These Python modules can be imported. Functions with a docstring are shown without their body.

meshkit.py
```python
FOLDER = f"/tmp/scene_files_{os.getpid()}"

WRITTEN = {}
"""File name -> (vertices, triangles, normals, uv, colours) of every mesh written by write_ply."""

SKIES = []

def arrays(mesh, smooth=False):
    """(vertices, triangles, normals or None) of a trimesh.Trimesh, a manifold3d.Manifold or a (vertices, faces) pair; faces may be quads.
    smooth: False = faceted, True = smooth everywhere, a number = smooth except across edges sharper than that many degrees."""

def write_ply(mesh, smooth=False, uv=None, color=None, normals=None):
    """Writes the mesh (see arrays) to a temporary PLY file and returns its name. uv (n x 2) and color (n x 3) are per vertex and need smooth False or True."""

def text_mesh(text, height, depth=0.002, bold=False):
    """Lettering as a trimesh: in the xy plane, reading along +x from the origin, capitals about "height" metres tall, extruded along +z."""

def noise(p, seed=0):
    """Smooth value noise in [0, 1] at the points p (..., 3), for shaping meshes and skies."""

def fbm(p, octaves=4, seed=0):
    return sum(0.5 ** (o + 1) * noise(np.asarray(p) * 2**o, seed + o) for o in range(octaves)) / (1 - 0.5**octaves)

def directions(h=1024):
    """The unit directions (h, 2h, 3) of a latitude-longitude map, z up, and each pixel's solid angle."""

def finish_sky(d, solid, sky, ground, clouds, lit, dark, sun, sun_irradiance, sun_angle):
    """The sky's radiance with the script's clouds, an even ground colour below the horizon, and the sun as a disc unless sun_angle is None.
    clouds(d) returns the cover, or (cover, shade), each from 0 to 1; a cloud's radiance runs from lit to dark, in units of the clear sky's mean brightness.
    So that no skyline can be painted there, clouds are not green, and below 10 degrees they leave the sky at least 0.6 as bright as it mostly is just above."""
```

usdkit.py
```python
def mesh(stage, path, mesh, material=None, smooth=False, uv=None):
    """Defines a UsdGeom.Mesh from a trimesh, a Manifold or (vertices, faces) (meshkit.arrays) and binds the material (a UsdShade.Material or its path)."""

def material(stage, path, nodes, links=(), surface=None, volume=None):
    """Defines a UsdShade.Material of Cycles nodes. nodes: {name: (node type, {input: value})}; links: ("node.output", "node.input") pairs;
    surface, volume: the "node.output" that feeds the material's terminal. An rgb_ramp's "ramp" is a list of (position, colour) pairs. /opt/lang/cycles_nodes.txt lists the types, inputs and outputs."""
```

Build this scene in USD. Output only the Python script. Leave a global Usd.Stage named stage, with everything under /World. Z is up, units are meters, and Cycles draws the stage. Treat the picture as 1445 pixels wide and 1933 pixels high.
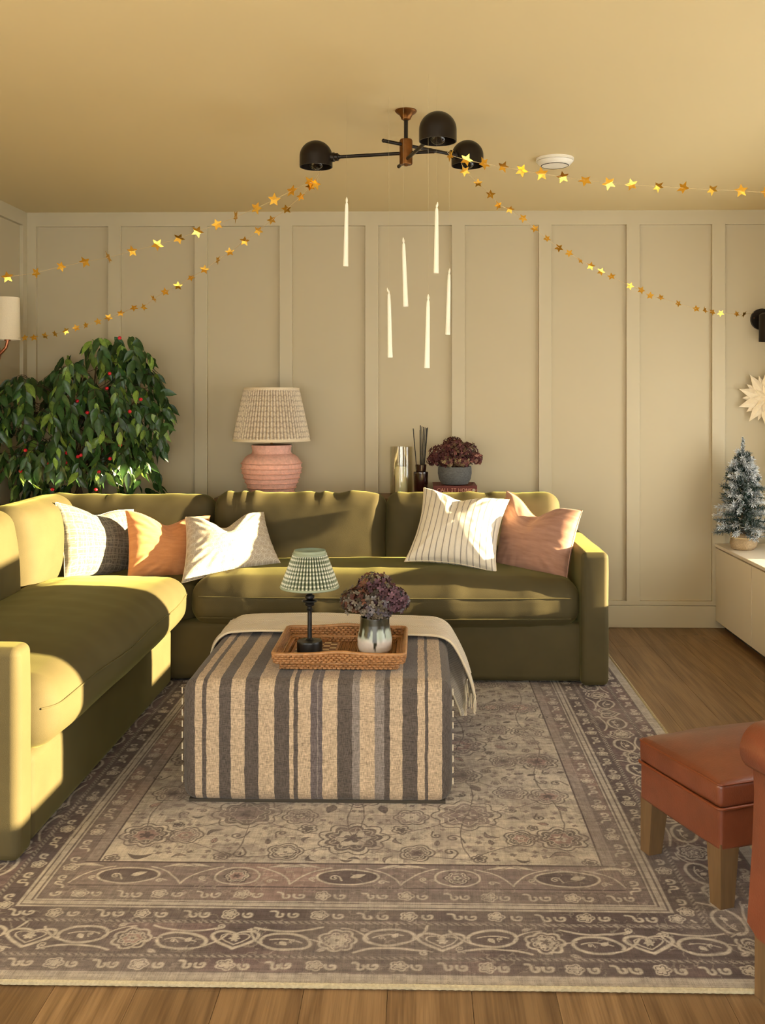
import math, numpy as np, trimesh, shapely, usdkit, meshkit
from shapely.geometry import Polygon, box as sbox
from pxr import Usd, UsdGeom, UsdLux, UsdShade, Gf, Sdf, Vt

stage = Usd.Stage.CreateInMemory()
UsdGeom.SetStageUpAxis(stage, 'Z'); UsdGeom.SetStageMetersPerUnit(stage, 1.0)
UsdGeom.Xform.Define(stage, '/World'); UsdGeom.Scope.Define(stage, '/World/Looks')

# ------------------------------------------------------------------ camera, sun, sky, exposure
FPX, YAW, PX, PY, EYE = 1850.0, math.radians(1.2), 751.2, 755.0, 1.31
AP = 36.0
cam = UsdGeom.Camera.Define(stage, '/World/camera')
cam.AddTranslateOp().Set((0, 0, EYE)); cam.AddRotateZOp().Set(math.degrees(YAW)); cam.AddRotateXOp().Set(90.0)
cam.CreateHorizontalApertureAttr(AP); cam.CreateVerticalApertureAttr(AP * 1933 / 1445)
cam.CreateFocalLengthAttr(AP * FPX / 1445)
cam.CreateHorizontalApertureOffsetAttr(-(PX - 722.5) / 1445 * AP)
cam.CreateVerticalApertureOffsetAttr(-(966.5 - PY) / 1445 * AP)
cam.CreateClippingRangeAttr((0.05, 200.0))
cam.CreateExposureAttr(0.9)

SUN = np.array([-1.0, 0.03, -0.131]); SUN /= np.linalg.norm(SUN)
sun = UsdLux.DistantLight.Define(stage, '/World/sun')
zl = -SUN; xl = np.cross([0, 0, 1], zl); xl /= np.linalg.norm(xl); yl = np.cross(zl, xl)
sun.AddTransformOp().Set(Gf.Matrix4d(*[float(c) for r in (xl, yl, zl) for c in (*r, 0)], 0, 0, 0, 1))
sun.CreateAngleAttr(0.6); sun.CreateIntensityAttr(82000.0); sun.CreateColorAttr((1.0, 0.79, 0.46))
sky = UsdLux.DomeLight.Define(stage, '/World/sky')
sky.CreateIntensityAttr(1.2); sky.CreateColorAttr((0.97, 0.97, 0.97))

def ray(u, v):
    a, b = (u - PX) / FPX, (PY - v) / FPX
    return np.array([a * math.cos(YAW) - math.sin(YAW), a * math.sin(YAW) + math.cos(YAW), b])
def at(u, v, Y):
    "the point that stands at the picture's (u, v) in the vertical plane y = Y"
    d = ray(u, v); return np.array([0, 0, EYE]) + d * (Y / d[1])
def atz(u, v, z):
    d = ray(u, v); return np.array([0, 0, EYE]) + d * ((z - EYE) / d[2])
def wpx(n, Y): return n * Y / FPX

# ------------------------------------------------------------------ scene helpers
used = {}
def numbered(parent, name):
    k = used.get((parent, name), 0); used[(parent, name)] = k + 1
    return f'{parent}/{name}' if k == 0 else f'{parent}/{name}_{k:03d}'
class T:
    def __init__(s, path, M=None): s.path, s.M = path, (np.eye(4) if M is None else M)
def tag(prim, label=None, cat=None, group=None, kind=None):
    for k, v in (('label', label), ('category', cat), ('group', group), ('kind', kind)):
        if v: prim.SetCustomDataByKey(k, v)
def thing(name, label, cat, loc=(0, 0, 0), rotz=0.0, group=None, kind=None):
    p = numbered('/World', name); x = UsdGeom.Xform.Define(stage, p)
    x.AddTranslateOp().Set(Gf.Vec3d(*map(float, loc)))
    if rotz: x.AddRotateZOp().Set(math.degrees(rotz))
    tag(x.GetPrim(), label, cat, group, kind)
    M = np.eye(4); c, s = math.cos(rotz), math.sin(rotz)
    M[:2, :2] = [[c, -s], [s, c]]; M[:3, 3] = loc
    return T(p, M)
def define(path, mesh, mat, smooth=30, col=None):
    if col is not None:
        v, f, n = meshkit.arrays(mesh, True if smooth else False)
    else:
        v, f, n = meshkit.arrays(mesh, smooth)
    m = UsdGeom.Mesh.Define(stage, path)
    m.CreatePointsAttr(Vt.Vec3fArray.FromNumpy(v.astype(np.float32)))
    m.CreateFaceVertexCountsAttr(Vt.IntArray.FromNumpy(np.full(len(f), 3, np.int32)))
    m.CreateFaceVertexIndicesAttr(Vt.IntArray.FromNumpy(f.astype(np.int32).ravel()))
    m.CreateSubdivisionSchemeAttr('none')
    if n is not None:
        m.CreateNormalsAttr(Vt.Vec3fArray.FromNumpy(n.astype(np.float32))); m.SetNormalsInterpolation('vertex')
    if col is not None:
        UsdGeom.PrimvarsAPI(m).CreatePrimvar('col', Sdf.ValueTypeNames.Color3fArray, 'vertex').Set(Vt.Vec3fArray.FromNumpy(np.asarray(col, np.float32)))
    UsdShade.MaterialBindingAPI.Apply(m.GetPrim()).Bind(mat)
    return m.GetPrim()
def vf(mesh):
    if isinstance(mesh, trimesh.Trimesh): return np.array(mesh.vertices), np.array(mesh.faces)
    if hasattr(mesh, 'to_mesh'):
        m = mesh.to_mesh(); return np.array(m.vert_properties[:, :3], float), np.array(m.tri_verts)
    return np.asarray(mesh[0], float), np.asarray(mesh[1], int)
def part(t, name, mesh, mat, smooth=30, col=None, label=None, kind=None, world=True):
    v, f = vf(mesh)
    if world: v = (v - t.M[:3, 3]) @ t.M[:3, :3]
    p = numbered(t.path, name)
    tag(define(p, (v, f), mat, smooth, col), label, None, None, kind)
    return T(p, t.M)
def single(name, mesh, mat, label, cat, smooth=30, col=None, group=None, kind=None):
    p = numbered('/World', name)
    tag(define(p, vf(mesh), mat, smooth, col), label, cat, group, kind)
    return T(p)

# ------------------------------------------------------------------ mesh helpers
def tri(f):
    f = np.asarray(f, int)
    return np.vstack([f[:, [0, 1, 2]], f[:, [0, 2, 3]]]) if f.shape[1] == 4 else f
def cat(*ms):
    V, F, n = [], [], 0
    for m in ms:
        v, f = vf(m); f = tri(f); V.append(v); F.append(f + n); n += len(v)
    return np.vstack(V), np.vstack(F)
def grid(P, cu=False, cv=False):
    nu, nv = P.shape[:2]
    i, j = np.meshgrid(np.arange(nu if cu else nu - 1), np.arange(nv if cv else nv - 1), indexing='ij')
    a, b = (i + 1) % nu, (j + 1) % nv
    q = np.stack([i * nv + j, a * nv + j, a * nv + b, i * nv + b], -1).reshape(-1, 4)
    return P.reshape(-1, 3), tri(q)
def lathe(prof, seg=48, c=(0, 0, 0)):
    prof = np.asarray(prof, float); a = np.arange(seg) * 2 * np.pi / seg
    P = np.stack([prof[:, None, 0] * np.cos(a), prof[:, None, 0] * np.sin(a), np.repeat(prof[:, 1:2], seg, 1)], -1) + np.asarray(c)
    v, f = grid(P, cv=True)
    return v, f[:, ::-1]
def tube(pts, r, sides=8, closed=False):
    p = np.asarray(pts, float); n = len(p)
    t = np.roll(p, -1, 0) - np.roll(p, 1, 0) if closed else np.gradient(p, axis=0)
    t /= np.linalg.norm(t, axis=1, keepdims=True) + 1e-12
    a = np.zeros_like(p); s = np.array([0, 0, 1.0]) if abs(t[0, 2]) < .9 else np.array([1.0, 0, 0])
    for i in range(n):
        s = s - t[i] * (s @ t[i]); s /= np.linalg.norm(s) + 1e-12; a[i] = s
    b = np.cross(t, a); ang = np.arange(sides) * 2 * np.pi / sides
    r = np.broadcast_to(r, (n,))[:, None, None]
    P = p[:, None] + r * (np.cos(ang)[None, :, None] * a[:, None] + np.sin(ang)[None, :, None] * b[:, None])
    v, f = grid(P, cu=closed, cv=True); f = f[:, ::-1]
    if not closed:
        v = np.vstack([v, p[0], p[-1]]); m = len(v); k = np.arange(sides); e = (n - 1) * sides
        f = np.vstack([f, np.stack([np.full(sides, m - 2), (k + 1) % sides, k], 1), np.stack([np.full(sides, m - 1), e + k, e + (k + 1) % sides], 1)])
    return v, f
def rbox(sx, sy, sz, r, n=(4, 4, 4), k=3, c=(0, 0, 0)):
    h = np.array([sx, sy, sz]) / 2; r = min(r, h.min() * .999)
    def coords(H, nn):
        a = r * np.tan(np.linspace(0, np.pi / 4, k + 1)[1:])
        return np.concatenate([-(H - r) - a[::-1], np.linspace(-(H - r), H - r, nn), (H - r) + a])
    C = [coords(h[i], n[i]) for i in range(3)]; ms = []
    for ax in range(3):
        u, w = (ax + 1) % 3, (ax + 2) % 3
        U, W = np.meshgrid(C[u], C[w], indexing='ij')
        for s in (-1, 1):
            P = np.zeros(U.shape + (3,)); P[..., u], P[..., w], P[..., ax] = U, W, s * h[ax]
            v, f = grid(P); ms.append((v, f if s > 0 else f[:, ::-1]))
    v, f = cat(*ms)
    q = np.clip(v, -(h - r), h - r); d = v - q; d /= np.linalg.norm(d, axis=1, keepdims=True) + 1e-12
    m = trimesh.Trimesh(q + r * d + np.asarray(c), f, process=False); m.merge_vertices(digits_vertex=6)
    return np.array(m.vertices), np.array(m.faces)
def bx(x0, x1, y0, y1, z0, z1, r=0.0, n=(2, 2, 2), k=2):
    c = ((x0 + x1) / 2, (y0 + y1) / 2, (z0 + z1) / 2)
    if r: return rbox(x1 - x0, y1 - y0, z1 - z0, r, n, k, c)
    m = trimesh.creation.box((x1 - x0, y1 - y0, z1 - z0)); m.apply_translation(c); return vf(m)
def cyl(p0, p1, r, sides=24, r1=None):
    p0, p1 = np.asarray(p0, float), np.asarray(p1, float)
    return tube([p0, p1], [r, r if r1 is None else r1], sides)
def extrude(poly, depth, axes=(0, 1, 2), off=0.0):
    m = trimesh.creation.extrude_polygon(poly, depth, engine='earcut'); v, f = vf(m)
    o = np.zeros_like(v); o[:, axes[0]], o[:, axes[1]], o[:, axes[2]] = v[:, 0], v[:, 1], v[:, 2] + off
    sgn = np.linalg.det(np.eye(3)[list(axes)])
    return o, (f if sgn > 0 else f[:, ::-1])
def ball(c, r, sub=2, s=(1, 1, 1)):
    m = trimesh.creation.icosphere(sub, r); v, f = vf(m); return v * np.asarray(s) + np.asarray(c), f
def fbm(p, o=3, seed=0): return meshkit.fbm(p, o, seed)
def sst(a, b, x): t = np.clip((x - a) / (b - a), 0, 1); return t * t * (3 - 2 * t)
def mixc(a, b, t): t = np.asarray(t)[..., None]; return np.asarray(a) * (1 - t) + np.asarray(b) * t
def lin(r, g, b):
    c = np.array([r, g, b]) / 255.0
    return np.where(c <= .04045, c / 12.92, ((c + .055) / 1.055) ** 2.4)
def rotz_(v, a): c, s = math.cos(a), math.sin(a); return np.asarray(v) @ np.array([[c, s, 0], [-s, c, 0], [0, 0, 1]])
def normals(v, f):
    n = np.zeros_like(v); fn = np.cross(v[f[:, 1]] - v[f[:, 0]], v[f[:, 2]] - v[f[:, 0]])
    for k in range(3): np.add.at(n, f[:, k], fn)
    return n / (np.linalg.norm(n, axis=1, keepdims=True) + 1e-12)

# ------------------------------------------------------------------ materials
def mk(name, nodes, links, surface='p.BSDF'): return usdkit.material(stage, '/World/Looks/' + name, nodes, links, surface)
def pm(name, rgb, rough=.5, metallic=0., var=0., vscale=12., stretch=(1, 1, 1), bump=0., bscale=200., bstretch=(1, 1, 1), sheen=0., sheenc=None, coat=0., spec=.5, extra=None, detail=3., dist=.002):
    c = lin(*rgb)
    N = {'p': ('principled_bsdf', dict(base_color=c, roughness=rough, metallic=metallic, specular_ior_level=spec, coat_weight=coat, coat_roughness=.15, sheen_weight=sheen, sheen_roughness=.35, sheen_tint=c if sheenc is None else lin(*sheenc), **(extra or {}))),
         'g': ('geometry', {})}
    L = []
    if var:
        N['m'] = ('mapping', dict(scale=stretch)); N['n'] = ('noise_texture', dict(scale=vscale, detail=detail, roughness=.6))
        N['r'] = ('rgb_ramp', dict(ramp=[(.25, np.clip(c * (1 - var), 0, 1)), (.75, np.clip(c * (1 + var), 0, 1))]))
        L += [('g.position', 'm.vector'), ('m.vector', 'n.vector'), ('n.fac', 'r.fac'), ('r.color', 'p.base_color')]
    if bump:
        N['bm'] = ('mapping', dict(scale=bstretch)); N['bn'] = ('noise_texture', dict(scale=bscale, detail=2., roughness=.5)); N['b'] = ('bump', dict(strength=bump, distance=dist))
        L += [('g.position', 'bm.vector'), ('bm.vector', 'bn.vector'), ('bn.fac', 'b.height'), ('b.normal', 'p.normal')]
    return mk(name, N, L)
def vm(name, rough=.6, spec=.4, var=.15, vscale=400., stretch=(1, 1, 1), bump=.3, sheen=0., coat=0., transl=0.):
    N = {'p': ('principled_bsdf', dict(roughness=rough, specular_ior_level=spec, sheen_weight=sheen, coat_weight=coat, coat_roughness=.05)), 'a': ('attribute', dict(attribute='col')),
         'g': ('geometry', {}), 'm': ('mapping', dict(scale=stretch)), 'n': ('noise_texture', dict(scale=vscale, detail=2., roughness=.6)),
         'r': ('rgb_ramp', dict(ramp=[(.3, [1 - var] * 3), (.7, [1 + var] * 3)])), 'x': ('mix', dict(mix_type='multiply', fac=1.0))}
    L = [('g.position', 'm.vector'), ('m.vector', 'n.vector'), ('n.fac', 'r.fac'), ('a.color', 'x.color1'), ('r.color', 'x.color2'), ('x.color', 'p.base_color')]
    if bump:
        N['b'] = ('bump', dict(strength=bump, distance=.001)); L += [('n.fac', 'b.height'), ('b.normal', 'p.normal')]
    if transl:
        N['t'] = ('translucent_bsdf', {}); N['k'] = ('mix_closure', dict(fac=transl))
        L += [('x.color', 't.color'), ('p.BSDF', 'k.closure1'), ('t.BSDF', 'k.closure2')]
        return mk(name, N, L, 'k.closure')
    return mk(name, N, L)

PAINT = (192, 179, 147)
m_wall = pm('wall_paint', PAINT, .55, bump=.05, bscale=300, spec=.3)
m_ceil = pm('ceiling_paint', (216, 197, 150), .7, bump=.03, bscale=200, spec=.2)
m_trim = pm('trim_paint', (194, 182, 150), .45, bump=.04, bscale=250, spec=.35)
m_velvet = pm('olive_velvet', (82, 74, 50), .75, var=.13, vscale=5, bump=.18, bscale=500, sheen=.3, sheenc=(190, 185, 110), spec=.15)
m_black = pm('bronze_black', (38, 31, 24), .38, metallic=.6, var=.15, vscale=30)
m_brass = pm('aged_brass', (120, 78, 38), .4, metallic=.9, var=.25, vscale=40)
m_copper = pm('copper', (186, 120, 84), .35, metallic=.9)
m_white = pm('white_plastic', (232, 226, 208), .4)
m_gold = pm('gold_foil', (250, 196, 78), .28, metallic=1.0, bump=.25, bscale=60, dist=.004)
m_string = pm('thread', (205, 180, 130), .6)
m_nylon = pm('nylon', (200, 185, 140), .5)
m_leather = pm('tan_leather', (112, 58, 35), .38, var=.28, vscale=7, bump=.25, bscale=220, spec=.5, coat=.12)
m_piping = pm('leather_piping', (118, 56, 26), .42)
m_oak = pm('oak_leg', (106, 81, 52), .5, var=.28, vscale=14, stretch=(4, 4, .35), bump=.15, bscale=60, bstretch=(4, 4, .3))
m_cream = pm('cream_lacquer', (224, 212, 186), .4, spec=.4)
m_creamtop = pm('cream_top', (226, 214, 192), .35, var=.03, vscale=10)
m_dark = pm('dark_gap', (60, 52, 40), .8)
m_linen = pm('linen_shade', (226, 210, 178), .8, var=.05, vscale=200, bump=.3, bscale=500)
m_drum = pm('white_linen_drum', (252, 236, 202), .8, var=.04, vscale=200, bump=.25, bscale=500)
m_wax = pm('cream_wax', (240, 228, 196), .45, extra=dict(subsurface_weight=.15, subsurface_scale=.01))
m_candle = pm('ivory_plastic', (246, 238, 214), .4, extra=dict(subsurface_weight=.1, subsurface_scale=.01))
m_pot = pm('charcoal_stone', (92, 92, 90), .85, var=.35, vscale=60, stretch=(1, 1, 3), bump=.6, bscale=140, dist=.004)
m_clay = pm('pink_terracotta', (234, 182, 162), .85, var=.14, vscale=60, bump=.7, bscale=180, dist=.003, spec=.2)
m_bark = pm('bark', (72, 58, 40), .85, var=.3, vscale=40)
m_soil = pm('plant_pot_clay', (90, 80, 66), .8, var=.2)
m_berry = pm('red_berry', (205, 28, 44), .3)
m_rattan = pm('rattan', (160, 112, 66), .5, var=.35, vscale=90, bump=.3, bscale=150)
m_rattan2 = pm('rattan_rim', (170, 122, 74), .45, var=.3, vscale=60, bump=.3, bscale=120)
m_darkbottle = pm('brown_glass', (40, 14, 10), .08, coat=.5)
m_reed = pm('black_reed', (30, 27, 24), .7)
m_label = pm('black_label', (28, 24, 22), .5)
m_book = pm('rust_cloth', (108, 42, 30), .6, var=.1, vscale=100, bump=.2, bscale=600)
m_pages = pm('book_pages', (220, 205, 175), .8)
m_spine = pm('spine_print', (228, 170, 140), .6)
m_burlap = pm('burlap', (168, 144, 108), .9, var=.3, vscale=180, bump=.8, bscale=300, dist=.003)
m_console = pm('console_wood', (110, 82, 52), .5, var=.2, vscale=10, stretch=(.3, 4, 4))
m_black_satin = pm('black_satin_metal', (34, 33, 31), .35, metallic=.3)
m_sage = pm('sage_trim', (150, 160, 135), .8)
m_paperstar = pm('cream_paper', (238, 222, 188), .8, var=.06, vscale=60, extra=dict(thin_wall=0))
m_rope = pm('rug_binding', (178, 164, 132), .9, var=.2, vscale=150, bump=.6, bscale=250)
m_stem = pm('flower_stem', (92, 88, 52), .7)
m_v = vm('pattern_cloth', .85, .2, .14, 500, bump=.35, sheen=.15)
m_vshade = vm('pleated_cloth', .85, .15, .12, 400, bump=.2, transl=.15)
m_vleaf = vm('leaf', .34, .5, .25, 60, bump=0, transl=.22)
m_vpetal = vm('petal', .7, .2, .2, 150, bump=0, transl=.12)
m_vneedle = vm('needle', .7, .2, .1, 100, bump=0)
m_vglaze = vm('glazed_ceramic', .3, .5, .05, 60, bump=0, coat=.1)
m_vpaint = vm('inlay', .55, .4, .12, 90, stretch=(1, 6, 1), bump=0)

# rug: printed pattern from the mesh, woven lines in both directions
m_rug = mk('printed_rug', {
    'p': ('principled_bsdf', dict(roughness=.92, specular_ior_level=.12, sheen_weight=.1)), 'a': ('attribute', dict(attribute='col')), 'g': ('geometry', {}),
    'm1': ('mapping', dict(scale=(6, 330, 1))), 'n1': ('noise_texture', dict(scale=1.0, detail=2., roughness=.5)),
    'm2': ('mapping', dict(scale=(300, 8, 1))), 'n2': ('noise_texture', dict(scale=1.0, detail=2., roughness=.5)),
    'n3': ('noise_texture', dict(scale=420., detail=1.)),
    's': ('math', dict(math_type='add')), 's2': ('math', dict(math_type='multiply_add', value2=.8)),
    'r': ('rgb_ramp', dict(ramp=[(.5, [.6] * 3), (.9, [1.05] * 3), (.98, [1.25] * 3)])), 'x': ('mix', dict(mix_type='multiply', fac=1.0)),
    'b': ('bump', dict(strength=.35, distance=.002)), 'd': ('math', dict(math_type='multiply', value2=.7))},
    [('g.position', 'm1.vector'), ('g.position', 'm2.vector'), ('g.position', 'n3.vector'), ('m1.vector', 'n1.vector'), ('m2.vector', 'n2.vector'), ('n1.fac', 's.value1'), ('n2.fac', 's.value2'),
     ('n3.fac', 's2.value1'), ('s.value', 's2.value3'), ('s2.value', 'd.value1'), ('d.value', 'r.fac'), ('a.color', 'x.color1'), ('r.color', 'x.color2'), ('x.color', 'p.base_color'), ('s2.value', 'b.height'), ('b.normal', 'p.normal')])
def plank_mat(name, c0, c1, seed):
    return mk(name, {
        'p': ('principled_bsdf', dict(roughness=.42, specular_ior_level=.4)), 'g': ('geometry', {}),
        'm': ('mapping', dict(scale=(9, .7, 1), location=(seed * 7.3, seed * 3.1, 0))), 'nd': ('noise_texture', dict(scale=1.3, detail=2., roughness=.5)),
        'w': ('math', dict(math_type='multiply', value2=26.)), 'sn': ('math', dict(math_type='sine')),
        'm2': ('mapping', dict(scale=(160, 4, 1), location=(seed, 0, 0))), 'n2': ('noise_texture', dict(scale=1., detail=3., roughness=.6)),
        'add': ('math', dict(math_type='multiply_add', value2=.16)),
        'r': ('rgb_ramp', dict(ramp=[(.2, lin(*c0)), (.75, lin(*c1))])), 'b': ('bump', dict(strength=.12, distance=.001))},
        [('g.position', 'm.vector'), ('m.vector', 'nd.vector'), ('nd.fac', 'w.value1'), ('w.value', 'sn.value1'), ('g.position', 'm2.vector'), ('m2.vector', 'n2.vector'),
         ('sn.value', 'add.value1'), ('n2.fac', 'add.value3'), ('add.value', 'r.fac'), ('r.color', 'p.base_color'), ('n2.fac', 'b.height'), ('b.normal', 'p.normal')])
m_planks = [plank_mat('oak_plank', (104, 78, 52), (146, 115, 80), 1), plank_mat('oak_plank_dark', (98, 73, 48), (138, 109, 76), 2.7), plank_mat('oak_plank_pale', (110, 83, 55), (152, 121, 86), 5.1)]
# ottoman stripes run front to back: a colour for each x
SX0, SX1 = -0.7636, 0.1108
_st = [(55, 'd'), (120, 'c'), (155, 'd'), (172, 'c'), (235, 'd'), (290, 'c'), (355, 'd'), (418, 'c'), (493, 'd'), (562, 'c'), (582, 'd'), (603, 'c'), (665, 'p'), (695, 'g'), (701, 'p'), (718, 'c'), (790, 'd'), (860, 'g'), (892, 'c'), (967, 'g'), (1010, 'd'), (1033, 'c'), (1095, 'd'), (1163, 'c'), (1198, 'd'), (1215, 'c'), (1280, 'd')]
_sc = dict(d=lin(90, 81, 74), c=lin(182, 160, 133), p=lin(102, 92, 90), g=lin(132, 122, 114))
m_stripe = mk('striped_weave', {
    'p': ('principled_bsdf', dict(roughness=.9, specular_ior_level=.15, sheen_weight=.15)), 'g': ('geometry', {}), 'sx': ('separate_xyz', {}),
    'wn': ('noise_texture', dict(scale=25., detail=1.)), 'wa': ('math', dict(math_type='multiply_add', value2=.006)),
    'mr': ('map_range', dict(from_min=SX0 + .003, from_max=SX1 + .003, to_min=0., to_max=1.)),
    'r': ('rgb_ramp', dict(interpolate=False, ramp=[((x - 55) / 1278., _sc[k]) for x, k in _st])),
    'm1': ('mapping', dict(scale=(1500, 160, 160))), 'n1': ('noise_texture', dict(scale=.45, detail=2.)), 'm2': ('mapping', dict(scale=(130, 1500, 1500))), 'n2': ('noise_texture', dict(scale=.45, detail=2.)),
    's': ('math', dict(math_type='add')), 'r2': ('rgb_ramp', dict(ramp=[(.36, [.5] * 3), (.64, [1.45] * 3)])), 'h': ('math', dict(math_type='multiply', value2=.5)), 'x': ('mix', dict(mix_type='multiply', fac=1.)), 'b': ('bump', dict(strength=.5, distance=.0015))},
    [('g.position', 'sx.vector'), ('g.position', 'wn.vector'), ('wn.fac', 'wa.value1'), ('sx.x', 'wa.value3'), ('wa.value', 'mr.value'), ('mr.result', 'r.fac'), ('g.position', 'm1.vector'), ('m1.vector', 'n1.vector'), ('g.position', 'm2.vector'), ('m2.vector', 'n2.vector'),
     ('n1.fac', 's.value1'), ('n2.fac', 's.value2'), ('s.value', 'h.value1'), ('h.value', 'r2.fac'), ('r.color', 'x.color1'), ('r2.color', 'x.color2'), ('x.color', 'p.base_color'), ('h.value', 'b.height'), ('b.normal', 'p.normal')])
# waffle knit of the throw
m_knit = mk('cream_knit', {
    'p': ('principled_bsdf', dict(roughness=.9, specular_ior_level=.1, sheen_weight=.2, base_color=lin(226, 212, 190))), 'a': ('attribute', dict(attribute='col')), 'sx': ('separate_xyz', {}),
    'a1': ('math', dict(math_type='multiply', value2=700.)), 'a2': ('math', dict(math_type='multiply', value2=560.)), 's1': ('math', dict(math_type='sine')), 's2': ('math', dict(math_type='sine')), 'mu': ('math', dict(math_type='multiply')),
    'r': ('rgb_ramp', dict(ramp=[(0., lin(196, 182, 160)), (1., lin(236, 224, 204))])), 'hm': ('math', dict(math_type='multiply_add', value2=.5, value3=.5)), 'b': ('bump', dict(strength=.7, distance=.003))},
    [('a.vector', 'sx.vector'), ('sx.x', 'a1.value1'), ('sx.y', 'a2.value1'), ('a1.value', 's1.value1'), ('a2.value', 's2.value1'), ('s1.value', 'mu.value1'), ('s2.value', 'mu.value2'), ('mu.value', 'hm.value1'), ('hm.value', 'r.fac'), ('r.color', 'p.base_color'), ('hm.value', 'b.height'), ('b.normal', 'p.normal')])
def glass(name, tint, rough=.02, f0=.04):
    return mk(name, {'t': ('transparent_bsdf', dict(color=tint)), 'g': ('glossy_bsdf', dict(roughness=rough, color=(1, 1, 1))), 'l': ('layer_weight', dict(blend=.5)), 'pw': ('math', dict(math_type='power', value2=4.0)),
        'ma': ('math', dict(math_type='multiply_add', value2=.5, value3=f0)), 'x': ('mix_closure', {})},
        [('l.facing', 'pw.value1'), ('pw.value', 'ma.value1'), ('ma.value', 'x.fac'), ('t.BSDF', 'x.closure1'), ('g.BSDF', 'x.closure2')], 'x.closure')
m_glass = glass('clear_glass', (.97, .97, .95))
m_frame = pm('window_frame', (60, 58, 54), .4)
# ------------------------------------------------------------------ the room
XL, XR, YB, YF, ZC = -2.30, 2.16, 5.68, -1.60, 2.40
floor = thing('floor', 'warm oak plank floor running towards the panelled wall', 'floor', kind='structure')
part(floor, 'subfloor', bx(XL - .1, XR + .1, YF - .1, YB + .1, -.12, -.016), m_dark)
rng = np.random.default_rng(4)
pw = .186; ncol = int((XR - XL) / pw) + 1
for i in range(ncol):
    x0 = XL + i * pw; x1 = min(x0 + pw, XR); y = YF - rng.uniform(.1, 1.6)
    if x1 - x0 < .03: continue
    while y < YB:
        y1 = min(y + 2.1, YB)
        ya = max(y, YF)
        if y1 - ya > .05: part(floor, 'plank', bx(x0 + .0003, x1 - .0003, ya + .0003, y1 - .0003, -.016, 0, .0008, k=1), m_planks[rng.integers(3)])
        y += 2.1
single('ceiling', bx(XL - .1, XR + .1, YF - .1, YB + .1, ZC, ZC + .12), m_ceil, 'plain warm greige painted ceiling', 'ceiling', kind='structure')

wb = thing('wall_back', 'greige board and batten wall behind the sofa', 'wall', kind='structure')
part(wb, 'wall_surface', bx(XL - .12, XR + .12, YB, YB + .12, 0, ZC), m_wall)
bt = .022
part(wb, 'top_rail', bx(XL, XR, YB - bt, YB + .002, ZC - .082, ZC + .001, .002, k=1), m_trim)
part(wb, 'bottom_rail', bx(XL, XR, YB - bt, YB + .002, .13, .155, .002, k=1), m_trim)
for u0, u1 in ((45, 67), (206, 230), (369, 393), (529, 553), (690, 715), (853, 878), (1017, 1041), (1182, 1207), (1343, 1368)):
    a, b = at(u0, 800, YB)[0], at(u1, 800, YB)[0]
    if u0 == 45: a, b = XL, XL + .075
    part(wb, 'batten', bx(a, b, YB - bt, YB + .002, .15, ZC - .08, .002, k=1), m_trim)
single('baseboard_back', bx(XL, XR, YB - .02, YB + .004, 0, .128, .004, k=2), m_trim, 'painted skirting board along the panelled wall', 'skirting', kind='structure')

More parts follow.
